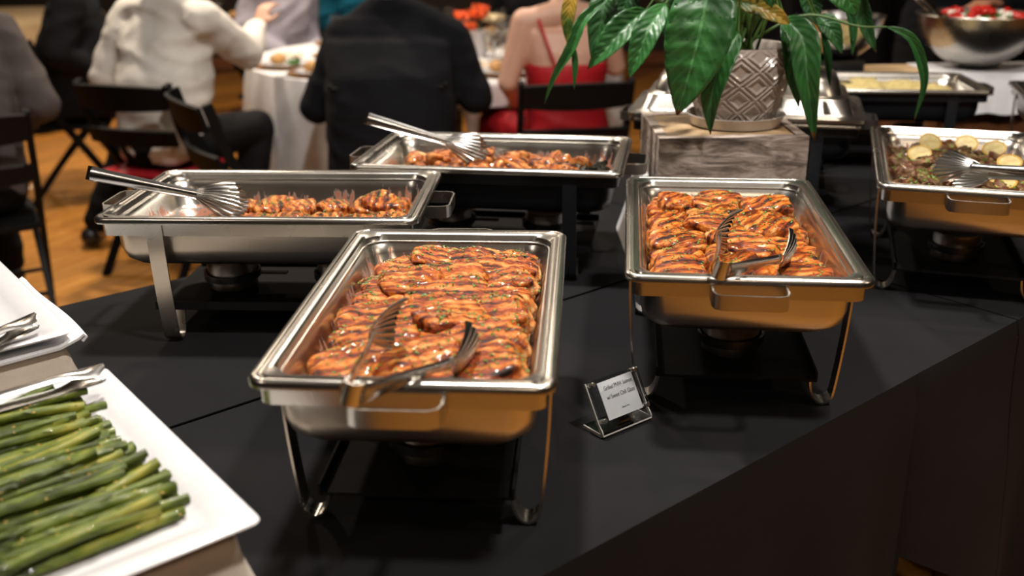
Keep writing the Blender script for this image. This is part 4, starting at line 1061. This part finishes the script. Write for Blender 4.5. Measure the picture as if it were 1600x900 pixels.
# keep the places where guests' hands rest on the table free
for hx_, hy_ in ((-.70, 4.36), (-.70, 4.45), (-.25, 4.36), (-.25, 4.45), (.40, 4.44), (.38, 4.53)): OCC.append((hx_, hy_, .055))
SEATS = (-2.68, -2.24, -1.65, -1.07, -.44, .05, .60, 1.146, 1.966, 2.384)
for a in SEATS: spot(*polar(a, .775), .159, True)
VZ = spot(TC[0] + .22, TC[1] - .08, .125); BK = spot(.10, 4.98, .137)
def setting(a, rr):
    p = V((*polar(a, rr), TT))
    if 'chg' not in CACHE:
        q = MB(); q.lathe([(0, 0), (.12, 0), (.155, .008), (.158, .010), (.155, .011), (.12, .004), (0, .004)], 40, cap0=False, cap1=False); CACHE['chg'] = q.mesh('charger_plate', M['charger'])
        q = MB(); q.lathe([(0, 0), (.08, 0), (.125, .012), (.127, .014), (.124, .0145), (.08, .004), (0, .004)], 40, cap0=False, cap1=False); CACHE['plt'] = q.mesh('dinner_plate', M['porcelain'])
    o = link('charger_plate', CACHE['chg'], None, p); tag(o, 'golden wooden charger plate on the white guest table', 'charger', 'charger plates on the guest table')
    o = link('dinner_plate', CACHE['plt'], None, p + V((0, 0, .0045))); tag(o, 'white dinner plate on a golden charger', 'plate', 'dinner plates on the guest table')
    q = MB(); frill(q, V((0, 0, 0)), .040, 10); o = q.build('salad_portion', M['green_leaf'], loc=p + V((.035, -.03, .014))); tag(o, 'green salad portion on a dinner plate', 'salad', 'salad portions on the guest table')
    o = link('bread_roll', chunk_mesh('bread_roll', .040, .032, .024, M['bread'], int(a * 10), 5, 0, 2.2, .15), None, p + V((-.050, .028, .0125)), (0, 0, a)); tag(o, 'golden bread roll on a dinner plate', 'bread', 'bread rolls on the guest table')
    wineglass(spot(*polar(a + .35, rr - .19), .038), 'clear wine glass on the white guest table', 'wine glasses on the guest table')
    wineglass(spot(*polar(a + .15, rr - .26), .034), 'clear wine glass on the white guest table', 'wine glasses on the guest table', .85)
    q = MB(); G = [[V((x, y, .012 + .018 * math.sin(x * 90 + y * 40) * (1 - abs(y) / .06))) for y in np.linspace(-.040, .040, 7)] for x in np.linspace(-.048, .048, 9)]
    q.sheet(G, .004); o = q.build('napkin', M['napkin'], None, loc=spot(*polar(a - .24, rr - .06), .062) + V((0, 0, .008)), rot=(0, 0, a)); tag(o, 'crumpled cream napkin on the white guest table', 'napkin', 'napkins on the guest table')
for a in SEATS: setting(a, .775)
random.seed(3)
for k in range(22):
    a = random.uniform(-PI, 0) if k < 17 else random.uniform(0, PI); rr = random.uniform(.30, .56)
    if k % 2: sc_ = random.uniform(.85, 1.1); wineglass(spot(*polar(a, rr), .039 * sc_), 'clear wine glass on the white guest table', 'wine glasses on the guest table', sc_)
    else:
        c = spot(*polar(a, rr), .075)
        q = MB(); q.lathe([(0, 0), (.045, 0), (.072, .010), (.074, .012), (.071, .0125), (.045, .004), (0, .004)], 30, cap0=False, cap1=False); o = q.build('side_plate', M[('charger', 'napkin')[k % 4 == 0]], None, loc=c); tag(o, 'small side plate holding bread on the guest table', 'plate', 'side plates on the guest table')
        o = link('bread_roll', chunk_mesh('bread_roll', .038, .031, .023, M['bread'], k + 120, 5, 0, 2.2, .15), None, c + V((0, 0, .0085)), (0, 0, k)); tag(o, 'golden bread roll on a small side plate', 'bread', 'bread rolls on side plates')
# centrepiece and extra pieces on the guest table
vz = empty('flower_vase', VZ)
q = MB(); q.lathe([(0, 0), (.045, 0), (.055, .05), (.04, .11), (.045, .13), (.04, .128), (.05, .05), (.04, .004), (0, .004)], 28, cap0=False, cap1=False); q.build('vase', M['porcelain'], vz)
for k, (dx, dy, dz, s, mt) in enumerate(((0, -.04, .20, .06, 'orange_petal'), (.07, -.02, .18, .05, 'cream_petal'), (-.07, .0, .19, .055, 'orange_petal'), (.02, .06, .21, .06, 'orange_petal'), (.10, .05, .17, .05, 'cream_petal'), (-.04, -.09, .15, .05, 'orange_petal'))):
    q = MB(); frill(q, V((dx, dy, dz)), s, 16); f = q.build('flower', M[mt], vz); q = MB(); q.tube([(dx * .2, dy * .2, .02), (dx, dy, dz)], .003, 6); q.build('stem', M['stem'], f)
tag(vz, 'low vase of orange and cream flowers on the guest table', 'vase')
bk = empty('bread_basket', BK); q = MB(); q.lathe([(0, 0), (.09, 0), (.13, .06), (.135, .065), (.125, .06), (.085, .006), (0, .006)], 30, cap0=False, cap1=False); q.build('basket', M['charger'], bk); tag(bk, 'round woven basket holding bread on the guest table', 'basket')
BRD = [chunk_mesh('bread_piece', .036, .026, .022, M['bread'], i + 91, 5, 0, 2.3, .15) for i in range(3)]
for k, (dx, dy, dz) in enumerate(((-.036, -.026, .014), (.036, -.026, .014), (0, .040, .014), (.0, 0, .052))):
    o = link('bread_piece', BRD[k % 3], None, BK + V((dx, dy, dz)), (0, 0, (1.0, 2.1, 0, 1.6)[k])); tag(o, 'golden bread piece in the round basket', 'bread', 'bread pieces in the basket')
# white table standing farther back, seen past the lifted arm of the guest in white
WT = empty('white_table', (-2.02, 7.30, 0))
q = MB(); q.box((0, 0, .730), (.80, .70, .040)); q.build('tabletop', M['porcelain'], WT, False)
for sx in (-1, 1):
    for sy in (-1, 1): q = MB(); q.box((sx * .375, sy * .325, .355), (.045, .045, .710)); q.build('leg', M['porcelain'], WT, False)
tag(WT, 'white square table with white legs standing behind the guest table', 'table')
for k, (dx, dy) in enumerate(((-.20, -.18), (.12, -.20))):
    q = MB(); q.lathe([(0, 0), (.07, 0), (.115, .010), (.117, .012), (.114, .0125), (.07, .004), (0, .004)], 30, cap0=False, cap1=False); o = q.build('side_plate', M['charger'], None, loc=(-2.02 + dx, 7.30 + dy, .7502)); tag(o, 'golden plate of bread on the white square table', 'plate', 'plates on the white square table')
    o = link('bread_roll', chunk_mesh('bread_roll', .055, .042, .030, M['bread'], k + 140, 5, 0, 2.2, .15), None, (-2.02 + dx, 7.30 + dy, .7625), (0, 0, k)); tag(o, 'golden bread roll on the white square table', 'bread', 'bread rolls on the white square table')
for dx, dy in ((-.03, -.10), (.28, -.14)): wineglass(V((-2.02 + dx, 7.30 + dy, .7502)), 'clear wine glass on the white square table', 'wine glasses on the white square table')

# ------------------------------------------------------------------ chairs
def folding_chair(p, rz, label, cushion=None):
    t = empty('folding_chair', (p[0], p[1], 0), rz); bp = M['black_plastic']
    if 'chair' not in CACHE:
        D = {}
        q = MB(); q.loops([rrect(.205, .20, .04, z, 5) for z in (.403, .407)] + [rrect(.203, .203, .04, .415, 5), rrect(.200, .20, .04, .427, 5), rrect(.19, .185, .04, .430, 5)]); D['seat'] = q.mesh('seat', bp)
        for nm, z, h in (('top_slat', .765, .105), ('lower_slat', .60, .07)):
            q = MB(); G = []
            for i in range(13):
                b = i / 12 * 2 - 1; yb = -.13 - (z - .45) * .24
                G.append([V((b * .212, yb - .035 * (1 - b * b) - dz * .24, z + dz * (1 - .15 * b * b))) for dz in (-h / 2, -h / 4, 0, h / 4, h / 2)])
            q.sheet(G, .016); D[nm] = q.mesh(nm, bp)
        q = MB(); q.ribbon(bez([(0, .26, .0), (0, .10, .26), (0, -.02, .45), (0, -.13, .62), (0, -.19, .82)], 5), .036, .022, (0, 1, .5)); D['rail'] = q.mesh('side_rail', bp)
        q = MB(); q.ribbon(bez([(0, .10, .405), (0, -.06, .23), (0, -.24, 0)], 5), .034, .02, (0, 1, -.6)); D['rleg'] = q.mesh('rear_leg', bp)
        q = MB(); q.tube([(-.20, .17, .14), (.20, .17, .14)], .009); D['bar'] = q.mesh('crossbar', bp)
        q = MB(); q.tube([(-.18, -.13, .14), (.18, -.13, .14)], .009); D['bar2'] = q.mesh('crossbar', bp)
        CACHE['chair'] = D
    D = CACHE['chair']
    link('seat', D['seat'], t); link('top_slat', D['top_slat'], t); link('lower_slat', D['lower_slat'], t)
    for s in (-1, 1):
        link('side_rail', D['rail'], t, (s * .216, 0, 0)); link('rear_leg', D['rleg'], t, (s * .190, 0, 0))
    link('crossbar', D['bar'], t); link('crossbar', D['bar2'], t)
    if cushion:
        q = MB(); q.loops([rrect(.185, .18, .04, .4295, 5), rrect(.195, .19, .045, .436, 5), rrect(.195, .19, .045, .444, 5), rrect(.175, .17, .045, .450, 5)]); q.build('seat_pad', M[cushion], t)
    tag(t, label, 'chair', 'black folding chairs'); return t

# ------------------------------------------------------------------ people
def capsule(q, p0, r0, p1, r1, n=14, fl=None):
    p0, p1 = V(p0), V(p1); d = p1 - p0; L = d.length; t = d.normalized() if L > 1e-6 else V((0, 0, 1)); a = t.orthogonal().normalized(); b = t.cross(a); lp = []
    for k in range(1, 6):
        th = -PI / 2 + PI / 2 * k / 5; lp.append((p0 + t * r0 * math.sin(th), r0 * math.cos(th)))
    for k in range(0, 5):
        th = PI / 2 * k / 5; lp.append((p1 + t * r1 * math.sin(th), r1 * math.cos(th)))
    q.loops([[c + (a * math.cos(2 * PI * k / n) + b * math.sin(2 * PI * k / n)) * r for k in range(n)] for c, r in lp])
def rings(q, L, n=24, e=2.4):
    """closed body of elliptical rings: (centre, half width x, half depth y)"""
    out = []
    for c, rx, ry in L:
        c = V(c); l = []
        for k in range(n):
            a = 2 * PI * k / n; ca, sa = math.cos(a), math.sin(a); l.append(c + V((rx * math.copysign(abs(ca) ** (2 / e), ca), ry * math.copysign(abs(sa) ** (2 / e), sa), 0)))
        out.append(l)
    q.loops(out)
def remesh(q, name, mat, parent, vox, smooth=4, fold=0, seed=0):
    me = bpy.data.meshes.new('tmp'); me.from_pydata([tuple(v) for v in q.v], [], q.f)
    bm = bmesh.new(); bm.from_mesh(me); bmesh.ops.recalc_face_normals(bm, faces=bm.faces); bm.to_mesh(me); bm.free()
    o = bpy.data.objects.new('tmp', me); COL.objects.link(o)
    r = o.modifiers.new('r', 'REMESH'); r.mode = 'VOXEL'; r.voxel_size = vox; r.use_smooth_shade = True
    s = o.modifiers.new('s', 'SMOOTH'); s.factor = .5; s.iterations = smooth
    bpy.context.view_layer.update()
    m2 = bpy.data.meshes.new_from_object(o.evaluated_get(bpy.context.evaluated_depsgraph_get()))
    COL.objects.unlink(o); bpy.data.objects.remove(o); m2.materials.clear(); m2.materials.append(mat)
    if fold:
        nv = len(m2.vertices); nr = [v.normal.copy() for v in m2.vertices]
        for k, v in enumerate(m2.vertices):
            p = v.co; d = noise.noise(V((p.x * 5 + p.z * 7, p.y * 5 - p.z * 4, p.z * 9 + seed))); e = noise.noise(V((p.x * 13 - p.z * 9, p.y * 13, p.z * 16 + seed)))
            v.co = p + nr[k] * fold * ((1 - abs(d) * 2.2) * .8 + e * .35)
    m2.polygons.foreach_set('use_smooth', [True] * len(m2.polygons)); m2.name = name
    return link(name, m2, parent)
def hand(q, w, d, up):
    """palm and five fingers from wrist w along d; up = back of the hand"""
    d = V(d).normalized(); up = V(up); up = (up - d * up.dot(d)).normalized(); sd = d.cross(up)
    for k in (-1, -.33, .33, 1): capsule(q, w + sd * .024 * k * .7, .015, w + d * .085 + sd * .026 * k, .0135)
    for k, L in ((-1, .062), (-.33, .076), (.33, .082), (1, .072)):
        a = w + d * .088 + sd * .029 * k; b = a + (d * .9 - up * .35 + sd * .06 * k).normalized() * L * .5; c = b + (d * .5 - up * .85).normalized() * L * .55
        capsule(q, a, .0092, b, .0088, 10); capsule(q, b, .0088, c, .0075, 10)
    a = w + d * .025 + sd * .026; b = a + (d * .6 + sd * .8 - up * .2).normalized() * .045; c = b + (d * .9 + sd * .2 - up * .3).normalized() * .034
    capsule(q, a, .013, b, .0105, 10); capsule(q, b, .0105, c, .0085, 10)
def person(loc, rz, label, o):
    """seated (or standing) figure facing local +y; joints in o are local unless given as world vectors in o['w']"""
    t = empty('person', (loc[0], loc[1], 0), rz); inv = Matrix.Translation(V((loc[0], loc[1], 0))) @ Matrix.Rotation(rz, 4, 'Z'); inv = inv.inverted()
    J = {}; hh = o.get('hip', .545); ln = o.get('lean', .06); sw = o.get('sw', .185); sk = M[o.get('skin', 'skin')]; g = o.get('girth', 1.0); sh = hh + .50 * o.get('tall', 1)
    J['hip'] = V((0, 0, hh)); J['neck'] = V((0, ln, sh + .055)); J['head'] = V((0, ln + .035 + o.get('nod', 0), sh + .235))
    for s, nm in ((-1, 'L'), (1, 'R')):
        J['sh' + nm] = V((s * sw, ln, sh)); J['el' + nm] = V((s * (sw + .07), ln + .05, .82 if hh < .7 else sh - .27)); J['wr' + nm] = V((s * (sw + .02), ln + .30, .842 if hh < .7 else sh - .27))
        if nm in o.get('lap', ''): J['el' + nm] = V((s * (sw + .075), -.02, hh + .25)); J['wr' + nm] = V((s * .125, .165, hh + .135))
        if o.get('stand'): J['kn' + nm] = V((s * .10, .02, hh * .53)); J['an' + nm] = V((s * .11, -.01, .085)); J['to' + nm] = V((s * .13, .15, .035)); J['hp' + nm] = V((s * .09, 0, hh - .02))
        else: J['kn' + nm] = V((s * .13, .43, hh - .02)); J['an' + nm] = V((s * .14, .40, .09)); J['to' + nm] = V((s * .15, .55, .04)); J['hp' + nm] = V((s * .095, .03, hh - .01))
    for k, v in o.get('w', {}).items(): J[k] = inv @ V(v)
    J.update({k: V(v) for k, v in o.get('j', {}).items()})
    q = MB(); ch = J['neck']; m_ = lambda f: J['hip'].lerp(V((0, ln, sh)), f)
    def torso(q, e, top=True, bottom=True, z0=0, z1=1):
        S = [(-.22, .125, .09), (-.10, .165, .12)] if o.get('stand') else [(-.15, .150, .105), (-.10, .165, .12)]
        S += [(.05, .172, .125), (.30, .145 * g, .11 * g), (.52, .150 * g, .115 * g), (.76, sw * .98, .118), (.93, sw * 1.05, .092), (1.01, sw * .92, .072), (1.07, sw * .55, .06)]
        rings(q, [(m_(f), a + e, b + e) for f, a, b in S if z0 <= f <= z1])
    def traps(q, e):
        for nm in 'LR': capsule(q, J['neck'] + V((0, -.012, -.02)), .058 + e, J['sh' + nm] + V((0, -.005, .0)), .052 + e)
    torso(q, 0); traps(q, 0)
    capsule(q, m_(.95), .062, J['neck'] + V((0, .01, .05)), .054)
    H = J['head']; capsule(q, H + V((0, -.012, .03)), .098, H + V((0, .012, -.02)), .088, 18); capsule(q, H + V((0, .035, -.065)), .058, H + V((0, .062, -.092)), .034)
    capsule(q, H + V((0, .098, .005)), .011, H + V((0, .118, -.030)), .015); 
    for s in (-1, 1): capsule(q, H + V((s * .092, -.005, .018)), .014, H + V((s * .090, .0, -.022)), .010); capsule(q, H + V((s * .015, .088, .028)), .016, H + V((s * .05, .078, .030)), .014)
    for nm in 'LR':
        s = -1 if nm == 'L' else 1
        capsule(q, J['sh' + nm], .058, J['el' + nm], .044); capsule(q, J['el' + nm], .045, J['wr' + nm], .029)
        d = J['wr' + nm] - J['el' + nm]; hd = o.get('hd' + nm); hand(q, J['wr' + nm] + d.normalized() * .01, V(hd) if hd else d, V(o.get('hu' + nm, (0, 0, 1))))
        capsule(q, J['hp' + nm], .088, J['kn' + nm], .062); capsule(q, J['kn' + nm], .060, J['kn' + nm].lerp(J['an' + nm], .35), .056); capsule(q, J['kn' + nm].lerp(J['an' + nm], .3), .056, J['an' + nm], .037); capsule(q, J['an' + nm] + V((0, -.02, -.03)), .040, J['to' + nm], .032)
    remesh(q, 'body', sk, t, .0085)
    # face details
    for s in (-1, 1):
        e = MB(); e.lathe([(.002, -.011), (.008, -.008), (.011, 0), (.008, .008), (.002, .011)], 12, c=H + V((s * .034, .082, .008))); e.build('eye', M['eye'], t)
        e = MB(); e.lathe([(.001, -.004), (.005, 0), (.001, .004)], 10, c=H + V((s * .034, .092, .008))); e.build('iris', M['hair_dark'], t)
    e = MB(); capsule(e, H + V((-.022, .088, -.068)), .006, H + V((.022, .088, -.068)), .006, 8); e.build('mouth', M['lip'], t)
    hr = MB(); capsule(hr, H + V((0, -.022, .042)), .104, H + V((0, -.030, -.015)), .092, 18)
    if o.get('longhair'): capsule(hr, H + V((0, -.07, -.02)), .075, H + V((.0, -.085, -.12)), .055); capsule(hr, H + V((0, -.085, -.10)), .06, H + V((.0, -.085, -.20)), .035)
    remesh(hr, 'hair', M[o.get('hair', 'hair_dark')], t, .010)
    for garment in o['clothes']:
        kind, mat = garment; q = MB()
        if kind in ('shirt', 'jacket'):
            e = .016 if kind == 'shirt' else .030; torso(q, e, z0=o.get('tail', -.12), z1=1.03); traps(q, e * .7)
            if kind == 'jacket':
                dy = V((0, -.085, 0)) if o.get('drape') else V((0, 0, 0)); wj = .258 if o.get('drape') else .215
                rings(q, [(m_(-.16) + dy, wj, .20), (m_(.0) + dy, wj, .21), (m_(.4) + dy, wj, .20), (m_(.60) + dy, wj - .01, .18), (m_(.85) + dy * .4, sw + .05, .125)])
            for nm in 'LR':
                w = J['el' + nm].lerp(J['wr' + nm], .93); capsule(q, J['sh' + nm] + V((0, 0, -.01)), .070 + e * .6, J['el' + nm], .054 + e * .6); capsule(q, J['el' + nm], .055 + e * .6, w, .040 + e * .4)
            remesh(q, kind, M[mat], t, .012, 3, .011 if kind == 'shirt' else .007, loc[0])
            if kind == 'jacket':
                c = MB(); L = [[J['neck'] + V((r * 1.05 * math.cos(2 * PI * k / 24), -.005 + r * math.sin(2 * PI * k / 24), z)) for k in range(24)] for r, z in ((.082, -.03), (.072, .03), (.066, .028), (.075, -.03))]; c.loops(L, False, False); c.build('shirt_collar', M['white_shirt'], t)
        elif kind == 'trousers':
            rings(q, [(m_(f), a, b) for f, a, b in ((-.26 if o.get('stand') else -.19, .155, .115), (-.10, .180, .142), (.06, .186, .145), (.20, .172, .130))])
            for nm in 'LR': capsule(q, J['hp' + nm], .104, J['kn' + nm], .080); capsule(q, J['kn' + nm], .080, J['kn' + nm].lerp(J['an' + nm], .92), .062)
            remesh(q, 'trousers', M[mat], t, .012, 3, .006, loc[1])
        elif kind == 'shoes':
            for nm in 'LR':
                q = MB(); capsule(q, J['an' + nm] + V((0, -.03, -.035)), .046, J['to' + nm] + V((0, .02, 0)), .040); q2 = [V((v.x, v.y, max(.003, v.z))) for v in q.v]; q.v = q2; remesh(q, 'shoe', M[mat], t, .010, 3)
        elif kind == 'dress':
            rings(q, [(m_(f), a, b) for f, a, b in ((-.18, .16, .12), (-.05, .188, .15), (.20, .168, .135), (.45, .155, .125), (.60, .168, .128), (.66, .168, .124))])
            for nm in 'LR': capsule(q, J['hp' + nm], .103, J['kn' + nm], .094); capsule(q, J['kn' + nm], .09, J['kn' + nm].lerp(J['an' + nm], .5), .11)
            capsule(q, J['hpL'].lerp(J['hpR'], .5), .10, J['knL'].lerp(J['knR'], .5), .09)
            remesh(q, 'dress', M[mat], t, .012, 3, .006, 1)
            for s in (-1, 1):
                st = MB(); st.ribbon(bez([m_(.64) + V((s * .07, -.122, 0)), m_(.82) + V((s * .10, -.118, 0)), m_(.97) + V((s * .12, -.08, .01)), m_(1.02) + V((s * .12, 0, .03)), m_(.9) + V((s * .11, .10, 0)), m_(.66) + V((s * .09, .125, 0))], 6), .012, .003, (1, 0, 0)); st.build('strap', M[mat], t)
    tag(t, label, 'person'); return t

# white shirt guest (back to us, right arm lifted over the table edge)
p1 = V((-1.47, 4.12, 0))
person((p1.x, p1.y), R(-28), 'person in a white shirt and dark trousers seated on a folding chair, one arm lifted', dict(
    lean=.10, sw=.20, girth=1.30, tail=-.17, lap='L', clothes=[('shirt', 'white_shirt'), ('trousers', 'dark_trousers'), ('shoes', 'shoe')],
    w={'elR': ony(388, 84, 4.33), 'wrR': ony(402, 44, 4.50), 'anL': (-1.93, 4.36, .09), 'toL': (-1.98, 4.48, .04), 'knL': (-1.72, 4.52, .53)}, j={'knR': (.13, .43, .53), 'anR': (.14, .30, .09), 'toR': (.13, .42, .04)}, hdR=(0, .6, .8)))
folding_chair((p1.x - .0, p1.y - .02), R(-20), 'black folding chair with red seat pad under the guest in white', 'red_vinyl')
folding_chair((-1.00, 3.68), R(-58), 'empty black folding chair between the guest in white and the white tablecloth')
# suited guest
p2 = V((-.475, 3.98, 0))
person((p2.x, p2.y), R(2), 'person in a black suit jacket seated with their back to the buffet', dict(
    lean=.05, sw=.205, girth=1.5, tall=1.0, drape=True, clothes=[('jacket', 'suit'), ('trousers', 'dark_trousers'), ('shoes', 'shoe')],
    w={'elL': ony(497, 165, 4.0), 'elR': ony(742, 150, 4.0), 'shL': ony(540, 62, 4.02), 'shR': ony(700, 56, 4.02)}))
folding_chair((p2.x, p2.y + .03), R(2), 'black folding chair under the guest in the black suit')
# guest in red
p3 = V((.235, 4.06, 0))
person((p3.x, p3.y), R(12), 'person in a red strappy dress with a bare back seated at the guest table', dict(
    lean=.04, sw=.165, tall=.94, hair='hair', longhair=False, clothes=[('dress', 'red_dress'), ('shoes', 'shoe')], nod=.02,
    j={'elL': (-.235, .05, .78), 'wrL': (-.17, .20, .672), 'knL': (-.21, .40, .525), 'anL': (-.21, .38, .09), 'toL': (-.23, .52, .04)}, hdL=(.25, .9, -.1)))
folding_chair((p3.x, p3.y - .05), R(8), 'black folding chair with red seat pad under the guest in red', 'red_vinyl')
# guest at the left on the nearest folding chair
p4 = V((-1.93, 3.42, 0))
person((p4.x, p4.y), R(38), 'person in a taupe shirt and dark trousers seated on a folding chair', dict(
    lean=.08, sw=.20, girth=1.2, clothes=[('shirt', 'taupe_shirt'), ('trousers', 'dark_trousers'), ('shoes', 'shoe')], lap='LR'))
folding_chair((p4.x, p4.y - .02), R(30), 'black folding chair under the guest in the taupe shirt')
# guests across the table
for (x, y, rz, top, lab) in ((-1.37, 6.00, 236, 'lavender', 'person in a lavender shirt seated across the guest table'), (-.91, 6.52, 194, 'teal', 'person in a teal shirt seated across the guest table'), (.18, 6.42, 156, 'suit', 'person in a dark jacket seated across the guest table')):
    person((x, y), R(rz), lab, dict(lean=.06, lap='LR', j={'anL': (-.12, .30, .09), 'anR': (.12, .30, .09), 'toL': (-.13, .43, .04), 'toR': (.13, .43, .04)}, clothes=[('shirt', top), ('trousers', 'dark_trousers'), ('shoes', 'shoe')], skin='skin_tan'))
    folding_chair((x, y + .0), R(rz), 'black folding chair under the guest in the %s across the table' % {'lavender': 'lavender shirt', 'teal': 'teal shirt', 'suit': 'dark jacket'}[top])
person((-2.30, 5.25), R(-75), 'person in a black jacket seated behind the guest in white', dict(lean=.06, lap='LR', skin='skin_tan', clothes=[('jacket', 'suit'), ('trousers', 'dark_trousers'), ('shoes', 'shoe')]))
folding_chair((-2.34, 5.24), R(-75), 'black folding chair under the guest in the black jacket behind the one in white')
# server behind the salad bowl
person((1.80, 4.15), R(172), 'person in black standing behind the salad bowl with a bare forearm', dict(
    stand=True, hip=.92, sw=.19, lean=.03, skin='skin_tan', clothes=[('trousers', 'dark_trousers'), ('shoes', 'shoe'), ('shirt', 'suit')],
    w={'elR': ony(1640, 8, 3.86), 'wrR': ony(1560, 6, 3.70)}))
